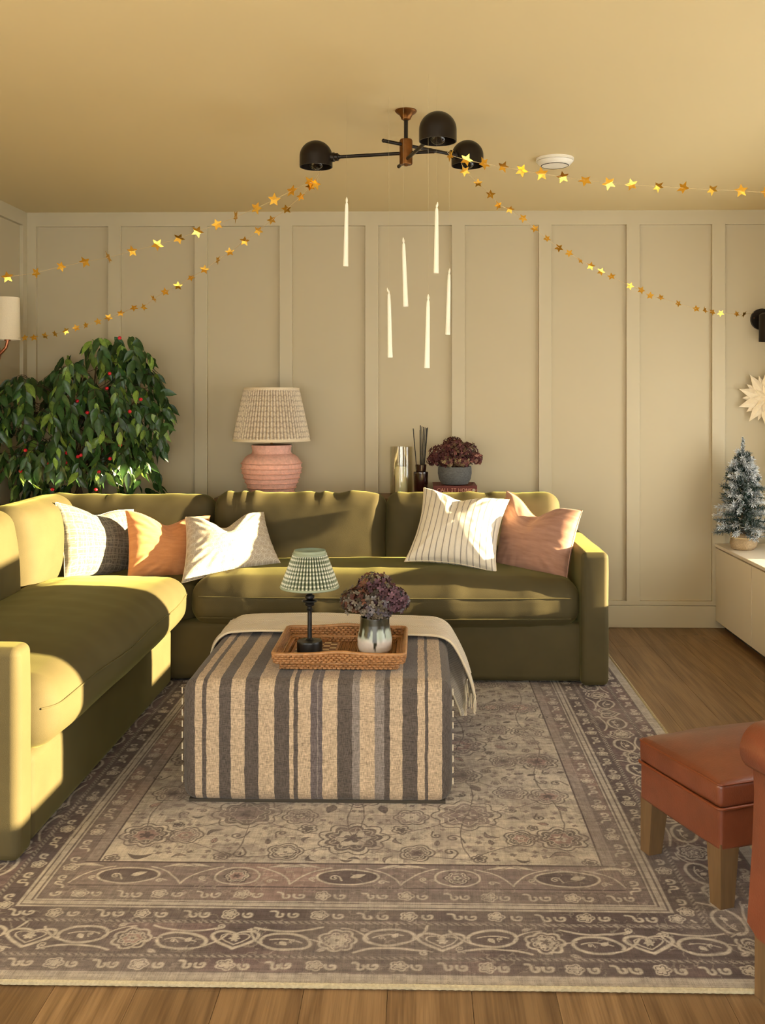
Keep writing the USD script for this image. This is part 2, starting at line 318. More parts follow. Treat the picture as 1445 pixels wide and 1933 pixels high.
def wall_poly(y0, y1, z0, z1, holes):
    p = sbox(y0, z0, y1, z1)
    for h in holes: p = p.difference(sbox(h[0], h[1], h[2], h[3]))
    return p
WL = [(-.9, .75, 1.5, 2.15)]
wl = thing('wall_left', 'greige panelled side wall beside the weeping fig', 'wall', kind='structure')
part(wl, 'wall_surface', extrude(wall_poly(YF - .1, YB + .1, 0, ZC, WL), .14, (1, 2, 0), XL - .14), m_wall)
part(wl, 'top_rail', bx(XL - .002, XL + bt, 1.55, YB, ZC - .082, ZC + .001, .002, k=1), m_trim)
for yy in (5.605, 4.95, 4.30, 3.65, 3.0, 2.3):
    part(wl, 'batten', bx(XL - .002, XL + bt, yy, yy + .075, .15, ZC - .08, .002, k=1), m_trim)
single('baseboard_left', bx(XL - .004, XL + .02, 1.6, YB, 0, .128, .004), m_trim, 'painted skirting board behind the left sofa', 'skirting', kind='structure')
WR = [(1.5, .497, 5.14, 1.5)]
wr = thing('wall_right', 'greige side wall above the long low sideboard', 'wall', kind='structure')
part(wr, 'wall_surface', extrude(wall_poly(YF - .1, YB + .1, 0, ZC, WR), .14, (1, 2, 0), XR), m_wall)
WF = [(-1.9, .05, 1.8, 2.2)]
wf = thing('wall_front', 'greige wall around the wide glazed garden door', 'wall', kind='structure')
part(wf, 'wall_surface', extrude(wall_poly(XL - .1, XR + .1, 0, ZC, WF), .14, (0, 2, 1), YF - .14), m_wall)
def window(name, label, rect, plane, pos):
    t = thing(name, label, 'window', kind='structure')
    a0, z0, a1, z1 = rect
    fr = wall_poly(a0, a1, z0, z1, [(a0 + .045, z0 + .045, a1 - .045, z1 - .045)] if z1 - z0 > .2 else [(a0 + .008, z0 + .008, a1 - .008, z1 - .008)])
    ax = (1, 2, 0) if plane == 'x' else (0, 2, 1)
    part(t, 'window_frame', extrude(fr, .05, ax, pos), m_frame)
    part(t, 'pane', extrude(sbox(a0 + .005, z0 + .005, a1 - .005, z1 - .005), .006, ax, pos + .02), m_glass)
window('window_1', 'wide low window in the right wall above the sideboard', WR[0], 'x', XR + .05)
window('window_2', 'side window in the left wall', WL[0], 'x', XL - .1)
window('window_3', 'wide glazed garden door opposite the sofa', WF[0], 'y', YF - .1)

# ------------------------------------------------------------------ rug: a printed persian pattern drawn with strokes and filled shapes
RX0, RX1, RY0, RY1 = -1.36, .972, 2.175, 5.25
from scipy.spatial import cKDTree
class Ink:
    def __init__(s): s.pts, s.w, s.kind, s.fills = [], [], [], []
    def stroke(s, p, w, kind):
        p = np.asarray(p, float); d = np.r_[0, np.cumsum(np.linalg.norm(np.diff(p, axis=0), axis=1))]
        k = np.arange(0, d[-1] + 1e-9, .0012); q = np.c_[np.interp(k, d, p[:, 0]), np.interp(k, d, p[:, 1])]
        s.pts.append(q); s.w.append(np.full(len(q), w)); s.kind.append(np.full(len(q), kind))
    def fill(s, p, kind): s.fills.append((np.asarray(p, float), kind))
def xf(p, x, y, a=0., sx=1.):
    p = np.asarray(p, float) * [sx, 1]; c, q = math.cos(a), math.sin(a); return p @ np.array([[c, q], [-q, c]]) + [x, y]
TH = np.linspace(0, 2 * np.pi, 73)
def lobed(R, n, amp, ph=0., e=1.): r = R * (1 + amp * np.cos(n * TH + ph)); return np.c_[r * np.cos(TH), r * np.sin(TH) * e]
def petalring(R, n, deep=.5): r = R * (1 - deep + deep * np.abs(np.cos(n * TH / 2))); return np.c_[r * np.cos(TH), r * np.sin(TH)]
def palmette(ink, x, y, R, n, rg, field=True, a=0.):
    p = petalring(R, n, .22)
    if field: ink.stroke(xf(petalring(R * 1.22, n, .2), x, y, a), .0026, 0)
    ink.fill(xf(p, x, y, a), rg.choice([0, 0, 1]))
    ink.stroke(xf(petalring(R * .82, n, .24), x, y, a), .0016, 2); ink.fill(xf(lobed(R * .52, 6, .12), x, y, a), rg.choice([1, 3, 2])); ink.stroke(xf(lobed(R * .54, 6, .12), x, y, a), .0014, 2)
    ink.fill(xf(petalring(R * .34, 5, .55), x, y, a), 2 if rg.random() < .7 else 0); ink.stroke(xf(lobed(R * .08, 1, 0), x, y, a), .0018, 0)
    for k in range(n):
        t = 2 * np.pi * k / n; ink.stroke(xf([(R * .6 * math.cos(t), R * .6 * math.sin(t)), (R * .76 * math.cos(t), R * .76 * math.sin(t))], x, y, a), .0016, 2)
def crescent(ink, x, y, L, w, a, sx, kind, line):
    t = np.linspace(0, 1, 30); up = np.c_[L * (t - .5), w * np.sin(np.pi * t)]; lo = np.c_[L * (t - .5), .35 * w * np.sin(np.pi * t)][::-1]
    sh = xf(np.vstack([up, lo]), x, y, a, sx); ink.fill(sh, kind); ink.stroke(np.vstack([sh, sh[:1]]), .0014, line)
def hook(ink, x, y, R, a, sx, kind, w=.0022):
    t = np.linspace(0, 2.3 * np.pi, 60); r = R * (1 - t / (2.9 * np.pi)); p = np.c_[r * np.cos(t) - R, r * np.sin(t)]
    tail = np.c_[np.linspace(R * .1, 0, 8), np.linspace(-R * 1.5, 0, 8)]
    ink.stroke(xf(np.vstack([tail, p]), x, y, a, sx), w, kind); ink.fill(xf(lobed(R * .26, 1, 0), *(xf(p[-1:], x, y, a, sx)[0])), kind)
def leafm(ink, x, y, L, w, a, kind, line):
    t = np.linspace(0, 1, 24); b = w * np.sin(np.pi * t ** .8); sh = xf(np.vstack([np.c_[L * t, b], np.c_[L * t, -b][::-1]]), x, y, a); ink.fill(sh, kind); ink.stroke(np.vstack([sh, sh[:1]]), .0013, line)
    ink.stroke(xf([(L * .1, 0), (L * .85, 0)], x, y, a), .0012, line)
def bez(a, b, bend):
    a, b = np.asarray(a, float), np.asarray(b, float); m = (a + b) / 2 + bend * np.array([-(b - a)[1], (b - a)[0]]); t = np.linspace(0, 1, 30)[:, None]; return (1 - t) ** 2 * a + 2 * t * (1 - t) * m + t * t * b
def rug_art(W, H):
    ink = Ink(); rg = np.random.default_rng(12)
    # borders: (s, t) runs along and across each side; t counts from the edge
    def on(side):
        if side == 'f': return lambda p: np.c_[W / 2 + p[:, 0], p[:, 1]], W / 2
        if side == 'l': return lambda p: np.c_[p[:, 1], .16 + p[:, 0]], 2.6
        return lambda p: np.c_[W - p[:, 1], .16 + p[:, 0]], 2.6
    for side in 'flr':
        to, half = on(side); tmp = Ink(); lo = -half if side == 'f' else -.16
        per = .50
        for k in range(int(lo / per) - 1, int(half / per) + 2):
            s0 = k * per; c = .184
            palmette(tmp, s0, c - .004, .040, 7, rg, False); tmp.stroke(xf(petalring(.047, 7, .2), s0, c - .004), .0036, 2)
            # heart palmette
            h = np.c_[.052 * np.sin(TH) ** 3 * 1.1, .046 * (.81 * np.cos(TH) - .31 * np.cos(2 * TH) - .12 * np.cos(3 * TH))]
            tmp.fill(xf(h, s0 + per / 2, c, 0), 0); tmp.stroke(xf(h, s0 + per / 2, c), .0046, 2); tmp.stroke(xf(h * .62, s0 + per / 2, c), .002, 2); tmp.fill(xf(petalring(.015, 6, .5), s0 + per / 2, c), 2)
            for sg in (-1, 1):
                m = s0 + sg * per / 4; al = 1 if (k + (sg > 0)) % 2 else -1
                # long split leaf: oval with a curled tip, and a branch inside
                t = np.linspace(-.3, 1.72 * np.pi, 50); e = np.c_[.060 * np.cos(t), .036 * np.sin(t)]
                tmp.fill(xf(np.c_[.060 * np.cos(TH), .036 * np.sin(TH)], m, c + .012 * al, .12 * al, sg), 0); tmp.stroke(xf(e, m, c + .012 * al, .12 * al, sg), .0046, 2)
                tmp.stroke(xf(bez((.060 * math.cos(1.72 * np.pi), .036 * math.sin(1.72 * np.pi)), (.10, .045), -.2), m, c + .012 * al, .12 * al, sg), .0034, 2)
                tmp.stroke(xf(bez((-.04, 0), (.035, .004), .25), m, c + .012 * al, .12 * al, sg), .0022, 2); leafm(tmp, m + .01 * sg, c + .012 * al, .022, .007, .9 * sg, 2, 2); hook(tmp, m - .012 * sg, c + .010 * al, .007, .4, sg, 2, .0016)
                tmp.stroke(xf(bez((-.085, -.055 * al), (.085, -.050 * al), .22 * al), m, c, 0, sg), .0036, 2); tmp.stroke(xf(bez((-.12, .05 * al), (-.05, .0), .3), m, c, 0, sg), .0026, 2)
                hook(tmp, m + .085 * sg, c - .045 * al, .011, 1.2 * al, sg, 2, .0022); leafm(tmp, m - .075 * sg, c + .05 * al, .03, .008, -.5 * sg, 2, 1)
        def guard(t0, t1, per, w):
            k0, k1 = int(lo / per) - 1, int(half / per) + 1; h = t1 - t0
            for k in range(k0, k1):
                x = k * per + rg.uniform(-.003, .003); q = k % 4; f = 1 if k % 2 else -1; m = (t0 + t1) / 2
                if q == 3: tmp.fill(xf(petalring(h * .33, 5, .5), x, m), 2); tmp.stroke(xf(petalring(h * .44, 5, .3), x, m), w * .6, 2); continue
                p = np.array([(-.42, -.34), (-.42, .3), (.0, .36), (.06, -.1), (-.16, -.12), (-.16, .1)]) if q != 1 else np.array([(-.4, .36), (.1, .36), (.1, -.34), (.42, -.34), (.42, .05), (.28, .06)])
                p = p * [per * .95, h * .82]; sm = p; 
                for _ in range(2): sm = np.vstack([sm[:1], (.75 * sm[:-1] + .25 * sm[1:]).repeat(1, 0), sm[-1:]]) if False else np.vstack([[.75 * a + .25 * b, .25 * a + .75 * b] for a, b in zip(sm[:-1], sm[1:])])
                tmp.stroke(xf(sm * [1, f], x, m), w, 2)
        guard(.050, .098, .050, .0040); guard(.270, .318, .056, .0036); guard(.368, .418, .054, .0034)
        for p, w, k in zip(tmp.pts, tmp.w, tmp.kind):
            q = to(p); d_x = np.minimum(q[:, 0], W - q[:, 0]); ok = (d_x < q[:, 1]) == (side != 'f')
            if ok.any(): ink.pts.append(q[ok]); ink.w.append(w[ok]); ink.kind.append(k[ok])
        for p, k in tmp.fills:
            q = to(p); d_x = np.minimum(q[:, 0], W - q[:, 0])
            if ((d_x < q[:, 1]) == (side != 'f')).all(): ink.fill(q, k)
    # medallion band inside the front border
    y0 = .494
    for k in range(-3, 4):
        x = W / 2 + k * .30
        if abs(k * .30) > .70: continue
        if k % 2: palmette(ink, x, y0, .040, 6, rg, False); ink.stroke(xf(np.c_[.062 * np.cos(TH), .047 * np.sin(TH)], x, y0), .003, 2)
        else:
            ink.fill(xf(np.c_[.085 * np.cos(TH), .042 * np.sin(TH)], x, y0), 0); ink.stroke(xf(np.c_[.085 * np.cos(TH), .042 * np.sin(TH)], x, y0), .0036, 2); hook(ink, x - .02, y0, .014, .3, 1, 2); leafm(ink, x + .01, y0, .04, .010, .4, 2, 2)
        for sg in (-1, 1):
            ink.stroke(bez((x + sg * .05, y0 + .05), (x + sg * .15, y0 - .045), .25 * sg), .0028, 2); crescent(ink, x + sg * .13, y0 + .045, .12, .026, 0, 1, 2, 1); hook(ink, x + sg * .10, y0 - .02, .010, 1., sg, 2)
    # field, mirrored about the middle
    TYp = .62; yb = .57
    spots = [(0, .16, .088, 9), (0, .46, .066, 7), (.345, .33, .090, 8), (.345, .03, .060, 6), (.62, .17, .066, 8), (.62, .48, .054, 6), (.175, .31, .046, 6), (.19, .58, .050, 6), (.50, .17, .044, 5), (.50, .51, .048, 6), (.19, .07, .044, 5)]
    fill_sp = []
    for j in range(5):
        for sx in (1, -1):
            for x, y, R, n in spots:
                if x == 0 and sx < 0: continue
                Y = yb + y + j * TYp
                if Y > H - .02 or Y + R > 2.6 or Y - R < yb: continue
                palmette(ink, W / 2 + sx * x, Y, R, n, rg, True, rg.uniform(0, .3)); fill_sp.append((x, Y, R * 1.25))
    rg2 = np.random.default_rng(5); cand = []
    for _ in range(5200):
        x, y = rg2.uniform(.0, .69), rg2.uniform(yb + .015, 2.55); r = rg2.choice([.013, .020, .028, .036])
        if all((x - a) ** 2 + (y - b) ** 2 > (r + R) ** 2 for a, b, R in fill_sp): fill_sp.append((x, y, r)); cand.append((x, y, r, rg2.integers(5), rg2.uniform(0, 6.28)))
    for x, y, r, k, a in cand:
        for sx in (1, -1):
            X = W / 2 + sx * x; A_ = a if sx > 0 else math.pi - a
            if r < .014: ink.fill(xf(petalring(r * .8, 4, .5), X, y, A_), 1)
            elif k <= 1: hook(ink, X, y, r * .62, A_, sx, 0, .0030)
            elif k == 2: leafm(ink, X - r * .8 * math.cos(A_), y - r * .8 * math.sin(A_), r * 1.7, r * .42, A_, rg2.choice([0, 1, 3]), 0)
            elif k == 3: crescent(ink, X, y, r * 2, r * .9, A_, 1, rg2.choice([0, 1]), 0)
            else: ink.stroke(xf(petalring(r * .85, 5, .35), X, y, A_), .0026, 0); ink.fill(xf(petalring(r * .55, 5, .5), X, y, A_), 0)
    P = [(x, yb + y + j * TYp) for j in range(4) for x, y, R, n in spots[:6]]
    for i, a in enumerate(P):
        for b in P[i + 1:]:
            L = math.hypot(a[0] - b[0], a[1] - b[1])
            if .2 < L < .42:
                for sx in (1, -1): ink.stroke(bez((W / 2 + sx * a[0], a[1]), (W / 2 + sx * b[0], b[1]), .16 * sx * (1 if i % 2 else -1)), .0019, 0)
    return ink
def rug_colour(X, Y):
    W, H = RX1 - RX0, RY1 - RY0; sh = X.shape
    cream, dark, mid, pale, plum, rose = lin(158, 149, 139), lin(80, 68, 67), lin(116, 103, 100), lin(176, 166, 153), lin(100, 82, 82), lin(146, 121, 114)
    z = X * 0
    wx = (fbm(np.stack([X * 16, Y * 16, z], -1), 2, 5) - .5) * .010; wy = (fbm(np.stack([X * 16, Y * 16, z + 9], -1), 2, 6) - .5) * .010
    dx = np.minimum(X, W - X); d = np.minimum(dx, Y) + wx * .1; side = dx < Y; s = np.where(side, Y, X)
    mb = fbm(np.stack([X * 4, Y * 4, z + 3], -1), 3, 11); P = np.zeros(sh + (3,)) + cream
    ground = mixc(dark, plum, sst(.38, .62, mb)); midg = mixc(mid, rose, sst(.45, .7, mb) * .6)
    def put(m, c): P[m] = np.broadcast_to(c, P.shape)[m]
    put((d > .046) & (d < .102), ground); put((d >= .116) & (d < .252), ground); put((d >= .266) & (d < .322), dark); put((d >= .364) & (d < .422), midg * .85)
    for a, b in ((.102, .116), (.252, .266)): put((d >= a) & (d < b), mixc(dark, cream, .65 * (np.sin(s * 2 * np.pi / .017 + (d - a) * 420) > -.1)))
    for a in (.046, .102, .116, .252, .266, .322, .334, .354, .364, .422): put(np.abs(d - a) < .0020, mid * .7)
    inner = (dx >= .422) & (Y >= .422); put(inner & (Y < .57), midg); put(inner & (dx < .458) & (Y >= .57), mixc(midg, cream, .3 + z)); put((dx >= .458) & (Y >= .57), mixc(pale, cream, sst(.35, .6, mb)))
    put(inner & (np.abs(Y - .57) < .0045), dark); put(inner & (np.abs(dx - .458) < .0035) & (Y > .57), dark); put(inner & (np.abs(Y - .436) < .002), dark)
    ink = rug_art(W, H); pal = {0: dark, 1: mid, 2: pale, 3: rose}
    xs, ys = (X + wx), (Y + wy); flat = np.c_[xs.ravel(), ys.ravel()]; Pf = P.reshape(-1, 3)
    tree = cKDTree(flat)
    for poly, k in ink.fills:
        c = poly.mean(0); r = np.max(np.linalg.norm(poly - c, axis=1)); ids = np.array(tree.query_ball_point(c, r + .001), int)
        if len(ids) == 0: continue
        ok = shapely.contains_xy(Polygon(poly).buffer(0), flat[ids, 0], flat[ids, 1]); i = ids[ok]; Pf[i] = Pf[i] * .15 + pal[int(k)] * .85
    pts, wd, kd = np.vstack(ink.pts), np.concatenate(ink.w), np.concatenate(ink.kind)
    for kind in (1, 0, 2):
        m = kd == kind
        if not m.any(): continue
        dd, ii = cKDTree(pts[m]).query(flat, distance_upper_bound=.008); w = np.r_[wd[m], 1e-6][ii]; a = np.where(np.isfinite(dd), 1 - sst(.5, 1.5, np.where(np.isfinite(dd), dd, 1) / w), 0) * .88
        Pf[:] = Pf * (1 - a[:, None]) + pal[kind] * a[:, None]
    P = Pf.reshape(sh + (3,))
    fn = fbm(np.stack([X * 30, Y * 30, z], -1), 3, 21); vein = (1 - sst(.010, .030, np.abs(fn - .5))) * sst(.30, .55, fbm(np.stack([X * 9, Y * 9, z + 4], -1), 2, 22))
    fld = (dx >= .458) & (Y >= .57); P = mixc(P, np.where(fld[..., None], dark, pale), vein * np.where(fld, .50, .30) * (d > .046)); P = mixc(P, mid + z[..., None], sst(.52, .66, fbm(np.stack([X * 24, Y * 24, z + 2], -1), 3, 24)) * .42 * fld)
    wear = fbm(np.stack([X * 3.2, Y * 3.2, z + 1], -1), 4, 31); P = mixc(P, mixc(mid, cream, .6 + z), .30 * sst(.40, .72, wear))
    fl = fbm(np.stack([X * 70, Y * 70, z], -1), 2, 33); streak = fbm(np.stack([X * 4, Y * 170, z], -1), 2, 35)
    return P * ((.76 + .48 * fl) * (.82 + .36 * streak))[..., None]
def rug_mesh():
    xs = np.arange(RX0, RX1 + .001, .0028); xs[-1] = RX1
    ys = np.concatenate([np.arange(RY0, 3.2, .0026), np.arange(3.2, 4.60, .0044), np.arange(4.60, RY1, .04), [RY1]])
    xx, yy = np.meshgrid(xs, ys, indexing='ij')
    return grid(np.stack([xx, yy, np.full_like(xx, .009)], -1)), rug_colour(xx - RX0, yy - RY0).reshape(-1, 3)
rug = thing('rug', 'faded plum and cream persian pattern area rug under the ottoman', 'rug', ((RX0 + RX1) / 2, RY0, 0))
(rm, rc) = rug_mesh(); part(rug, 'pile', rm, m_rug, True, rc)
part(rug, 'backing', bx(RX0 + .003, RX1 - .003, RY0 + .003, RY1 - .003, .0005, .0085), m_rope)
e = np.array([[RX0, RY0], [RX1, RY0], [RX1, RY1], [RX0, RY1]]); pts = []
for i in range(4):
    a, b = e[i], e[(i + 1) % 4]; k = int(np.linalg.norm(b - a) / .006); pts += [a + (b - a) * j / k for j in range(k)]
pts = np.array(pts); ph = np.arange(len(pts))
bind = tube(np.c_[pts, .0075 + 0 * ph], .0062 + .0005 * np.sin(ph * 2.1), 6, True)
part(rug, 'binding', bind, m_rope, label='pale whipped binding around the edge of the rug')

# ------------------------------------------------------------------ sofa
SB = 5.33                                             # back of the sofa
sofa = thing('sectional_sofa', 'olive green velvet corner sofa with bench seats and loose back cushions', 'sofa', (-1.1, 4.5, 0))
def soft(sx, sy, sz, r, c, n, crown=(0, 0, 0), wr=.004, seed=0, freq=6., rx=0., extra=None, aniso=(1, 1, 1)):
    v, f = rbox(sx, sy, sz, r, n, 4); h = np.array([sx, sy, sz]) / 2
    def disp(p):
        u = np.clip(np.abs(p / h), 0, 1); s = np.sign(p); o = p.copy()
        for k in range(3):
            a, b = (k + 1) % 3, (k + 2) % 3
            o[:, k] += s[:, k] * crown[k] * (1 - u[:, a] ** 2.5) * (1 - u[:, b] ** 2.5) * np.clip(u[:, k] * 1.2, 0, 1) ** 2
        return o
    o = disp(v); nn = normals(o, f)
    o = o + nn * ((fbm(v * freq * np.asarray(aniso) + seed * 3.7, 3, seed) - .5) * 2 * wr)[:, None]
    if extra is not None: o = o + nn * extra(v, h)[:, None]
    def place(p):
        cc, ss = math.cos(rx), math.sin(rx); p = p @ np.array([[1, 0, 0], [0, cc, ss], [0, -ss, cc]]); return p + np.asarray(c)
    return (place(o), f), lambda p: place(disp(np.asarray(p, float)))
S = lambda name, m, **k: part(sofa, name, m, m_velvet, True, **k)
# bases
S('base', soft(.93, 1.63, .27, .035, (-1.585, 3.625, .153), (6, 16, 5), (.004, 0, 0), .002, 1)[0])
S('base', soft(2.83, .82, .27, .03, (-.635, 4.91, .153), (26, 6, 5), (0, .004, 0), .002, 2)[0])
# arms: one closes the near end of the left run, one the right end
arm_l, _ = soft(.95, .105, .60, .026, (-1.592, 2.765, .315), (10, 4, 10), (.004, .004, 0), .002, 3); S('arm', arm_l)
arm_r, _ = soft(.125, .875, .605, .026, (.803, 4.893, .315), (4, 10, 10), (.006, .004, 0), .003, 4); S('arm', arm_r)
# frame backs
S('back_frame', soft(.12, 2.45, .66, .03, (-2.0, 4.10, .35), (4, 10, 6), (0, 0, 0), .002, 5)[0])
S('back_frame', soft(2.6, .10, .66, .03, (-.56, 5.28, .35), (10, 4, 6), (0, 0, 0), .002, 6)[0])
# bench seat cushions
def fold(v, h):                                       # soft drag lines across the long bench
    w = np.sin(v[:, 0] * 19 + 5 * fbm(v * 3, 2, 40)) * .5 + .5
    return .004 * w ** 6 * sst(-.1, .6, -v[:, 1] / h[1]) * 1.4
cl, pl = soft(.69, 1.735, .215, .085, (-1.415, 3.685, .385), (16, 40, 6), (.03, .0, .045), .0055, 7, 4., aniso=(2.5, .8, 1), extra=lambda v, h: .0022 * np.sin(v[:, 1] * 46 + v[:, 0] * 9 + 9 * fbm(v * 2.5, 3, 41)) * sst(.1, .9, v[:, 2] / h[2]) * fbm(v * 5, 2, 42)); t1 = S('seat_cushion', cl)
cw, pw_ = soft(1.80, .64, .215, .085, (-.155, 4.785, .375), (44, 18, 6), (.0, .03, .04), .006, 8, 5., extra=fold); t2 = S('seat_cushion', cw)
cc, _ = soft(.72, .66, .20, .07, (-1.40, 4.86, .35), (12, 10, 6), (0, 0, .02), .004, 9); S('seat_cushion', cc)
def seam(pts, t): part(t, 'seam', tube(pts, .0032, 6), m_velvet, True)
yy = np.linspace(-.85, .85, 90); ex = np.clip(np.abs(yy) - .7825, 0, .0845); a = pl(np.c_[.26 + np.sqrt(.085 ** 2 - ex ** 2), yy, 0 * yy + .03]); a[:, 2] += .006 * np.sin(yy * 9); a[:, 0] += .002; seam(a, t1)
xx = np.linspace(-.85, .85, 60); a = pw_(np.c_[xx, 0 * xx - .32, 0 * xx + .035]); a[:, 1] -= .003; seam(a, t2)
xx = np.linspace(-.85, .85, 60); a = pw_(np.c_[xx, 0 * xx - .315, 0 * xx - .06]); a[:, 1] -= .003; seam(a, t2)
# back cushions, with gathered top seams
def gather(amp, fr, sd):
    def g(v, h):
        top = np.exp(-((h[2] - v[:, 2]) / .05) ** 2); w = np.sin(v[:, 0] * fr + 14 * fbm(v * np.array([5, 1, 1]) + sd, 3, sd)) * (.4 + 1.2 * fbm(v * np.array([9, 1, 1]) + 7, 2, sd + 2))
        return amp * top * w
    return g
b1, _ = soft(.895, .20, .43, .075, (-.615, 5.125, .613), (40, 8, 16), (0, .022, .0), .005, 11, 5., rx=-.10, extra=gather(.005, 40, 1)); S('back_cushion', b1)
b2, _ = soft(.905, .20, .43, .075, (.285, 5.125, .613), (40, 8, 16), (0, .022, .0), .005, 12, 5., rx=-.10, extra=gather(.0035, 34, 2)); S('back_cushion', b2)
b3, _ = soft(.93, .20, .40, .075, (-1.535, 5.14, .615), (30, 8, 14), (0, .02, .0), .005, 13, 5., rx=-.10, extra=gather(.003, 30, 3)); S('back_cushion', b3)
def side_cushion(sy, cy, seed):
    (v, f), _ = soft(sy, .21, .43, .08, (0, 0, 0), (24, 8, 16), (0, .055, .0), .006, seed, 5., rx=-.10)
    v = np.c_[-v[:, 1], v[:, 0], v[:, 2]]
    return v + np.array([-1.80, cy, .632]), f
S('back_cushion', side_cushion(1.34, 3.49, 14)); S('back_cushion', side_cushion(.66, 4.515, 15))
# ------------------------------------------------------------------ scatter cushions
def pillow(name, label, BL, BR, TR, TL, thick, colour, pinch=.07, chop=.10, n=110, sd=0, back=None, pipe=None):
    BL, BR, TR, TL = map(np.asarray, (BL, BR, TR, TL))
    g = np.linspace(-1, 1, n); s, t = np.meshgrid(g, g, indexing='ij')
    s2 = s * (1 - pinch * (1 - t ** 2)); t2 = t * (1 - pinch * (1 - s ** 2)) - chop * np.exp(-((s + .08) / .42) ** 2) * sst(-.3, 1, t)
    a, b = ((s2 + 1) / 2)[..., None], ((t2 + 1) / 2)[..., None]
    P = (1 - a) * (1 - b) * BL + a * (1 - b) * BR + a * b * TR + (1 - a) * b * TL
    nn = np.cross(BR - BL + TR - TL, TL - BL + TR - BR); nn = nn / np.linalg.norm(nn)
    if nn[1] > 0: nn = -nn
    e = (np.clip(1 - s ** 2, 0, 1) * np.clip(1 - t ** 2, 0, 1))
    hgt = thick * e ** .42 * (1 - .25 * np.exp(-((s + .08) / .16) ** 2) * sst(0, .95, t))
    q = np.stack([s * 2.2, t * 2.2, s * 0 + sd], -1); rad = np.hypot(s, t)
    th = np.arctan2(t, s)
    hgt = hgt + e ** .5 * (.016 * (fbm(q, 3, sd) - .5) + .006 * np.sin(th * 22 + 5 * fbm(q, 2, sd + 3)) * sst(.55, 1.1, rad))
    hgt = np.where(e <= 1e-9, 0, np.maximum(hgt, .0))
    F, B = P + nn * hgt[..., None], P - nn * (hgt * .8)[..., None]
    vF, fF = grid(F); vB, fB = grid(B)
    want = nn @ np.cross(vF[fF[len(fF) // 4, 1]] - vF[fF[len(fF) // 4, 0]], vF[fF[len(fF) // 4, 2]] - vF[fF[len(fF) // 4, 0]]) > 0
    fF, fB = (fF, fB[:, ::-1]) if want else (fF[:, ::-1], fB)
    v = np.vstack([vF, vB]); f = np.vstack([fF, fB + len(vF)])
    W, Hh = np.linalg.norm(BR - BL), np.linalg.norm(TL - BL)
    cF = colour(s * W / 2, t * Hh / 2); cB = np.broadcast_to(back, cF.shape) if back is not None else cF
    o = thing(name, label, 'cushion', (BL + BR) / 2, group='scatter cushions on the sofa')
    part(o, 'cover', (v, f), m_v, True, np.vstack([cF.reshape(-1, 3), cB.reshape(-1, 3)]))
    ring = np.concatenate([P[:, 0], P[-1, 1:], P[-2::-1, -1], P[0, -2:0:-1]])[::2]
    part(o, 'piping', tube(ring, .0022, 6, True), pipe or m_linen, True)
    return o
def c_check(x, y):
    base, ln = lin(104, 100, 90), lin(164, 158, 140)
    w = (fbm(np.stack([x * 30, y * 30, x * 0], -1), 2, 4) - .5) * .012; k = np.zeros_like(x)
    for p, o, wd in ((.030, 0, .0018), (.030, .010, .0010), (.045, .02, .0015)):
        for c in (x + w, y + w * .7): k = np.maximum(k, 1 - sst(wd * .5, wd * 1.6, np.abs((c + o) % p - p / 2)))
    return mixc(base, ln, k * (.45 + .5 * fbm(np.stack([x * 60, y * 60, x * 0 + 2], -1), 2, 6)))
def c_orange(x, y):
    return mixc(lin(204, 134, 84), lin(222, 156, 104), fbm(np.stack([x * 20, y * 120, x * 0], -1), 3, 8))
def c_hex(x, y):
    p = .030; q = np.stack([x, y], -1); best = np.full(x.shape, 9.); sec = best.copy()
    for off in (0, 1):
        ux = (x + off * p / 2 + p / 2) % p - p / 2; h = p * math.sqrt(3); uy = (y + off * h / 2 + h / 2) % h - h / 2
        for dx in (-p, 0, p):
            for dy in (-h, 0, h):
                d = np.hypot(ux - dx, uy - dy); sec = np.where(d < best, best, np.minimum(sec, d)); best = np.minimum(best, d)
    edge = sec - best
    k = (1 - sst(.002, .005, edge)); dot = 1 - sst(.0015, .0035, np.abs(best - .008))
    return mixc(lin(176, 162, 142), lin(214, 206, 190), np.clip(k + dot * .45, 0, 1))
def c_stripe(x, y):
    w = (fbm(np.stack([x * 6, y * 6, x * 0], -1), 2, 4) - .5) * .006; p = .031
    k = 1 - sst(.0012, .0028, np.abs((x + w) % p - p / 2)); return mixc(lin(232, 222, 202), lin(74, 62, 56), k * .85)
def c_pink(x, y):
    return mixc(lin(150, 110, 92), lin(182, 140, 118), fbm(np.stack([x * 16, y * 90, x * 0], -1), 3, 9))
A = at
pillow('cushion', 'grey checked cushion with pale piping, farthest left on the corner sofa', A(122, 1092, 4.44), A(250, 1092, 4.95), A(252, 962, 5.03), A(104, 948, 4.56), .085, c_check, chop=.2, sd=1, pipe=m_linen)
pillow('cushion', 'plain burnt orange cushion between the checked and the honeycomb cushions', A(241, 1093, 4.60), A(388, 1098, 4.86), A(397, 974, 4.99), A(237, 963, 4.74), .09, c_orange, chop=.32, sd=2, pipe=pm('orange_piping', (214, 150, 104), .85))
pillow('cushion', 'cream and beige honeycomb patterned cushion leaning beside the orange one', A(343, 1101, 4.56), A(530, 1063, 4.78), A(498, 967, 4.98), A(350, 976, 4.80), .09, c_hex, chop=.46, sd=3)
pillow('cushion', 'cream cushion with thin dark pinstripes on the right of the sofa', A(764, 1060, 4.68), A(938, 1082, 4.62), A(962, 943, 4.84), A(800, 920, 4.98), .10, c_stripe, chop=.14, sd=4, pinch=.12)
pillow('cushion', 'dusty pink linen cushion against the right sofa arm', A(934, 1078, 4.86), A(1070, 1098, 4.60), A(1100, 964, 4.72), A(957, 926, 5.0), .10, c_pink, chop=.40, sd=5, pipe=pm('pink_piping', (198, 152, 128), .85))

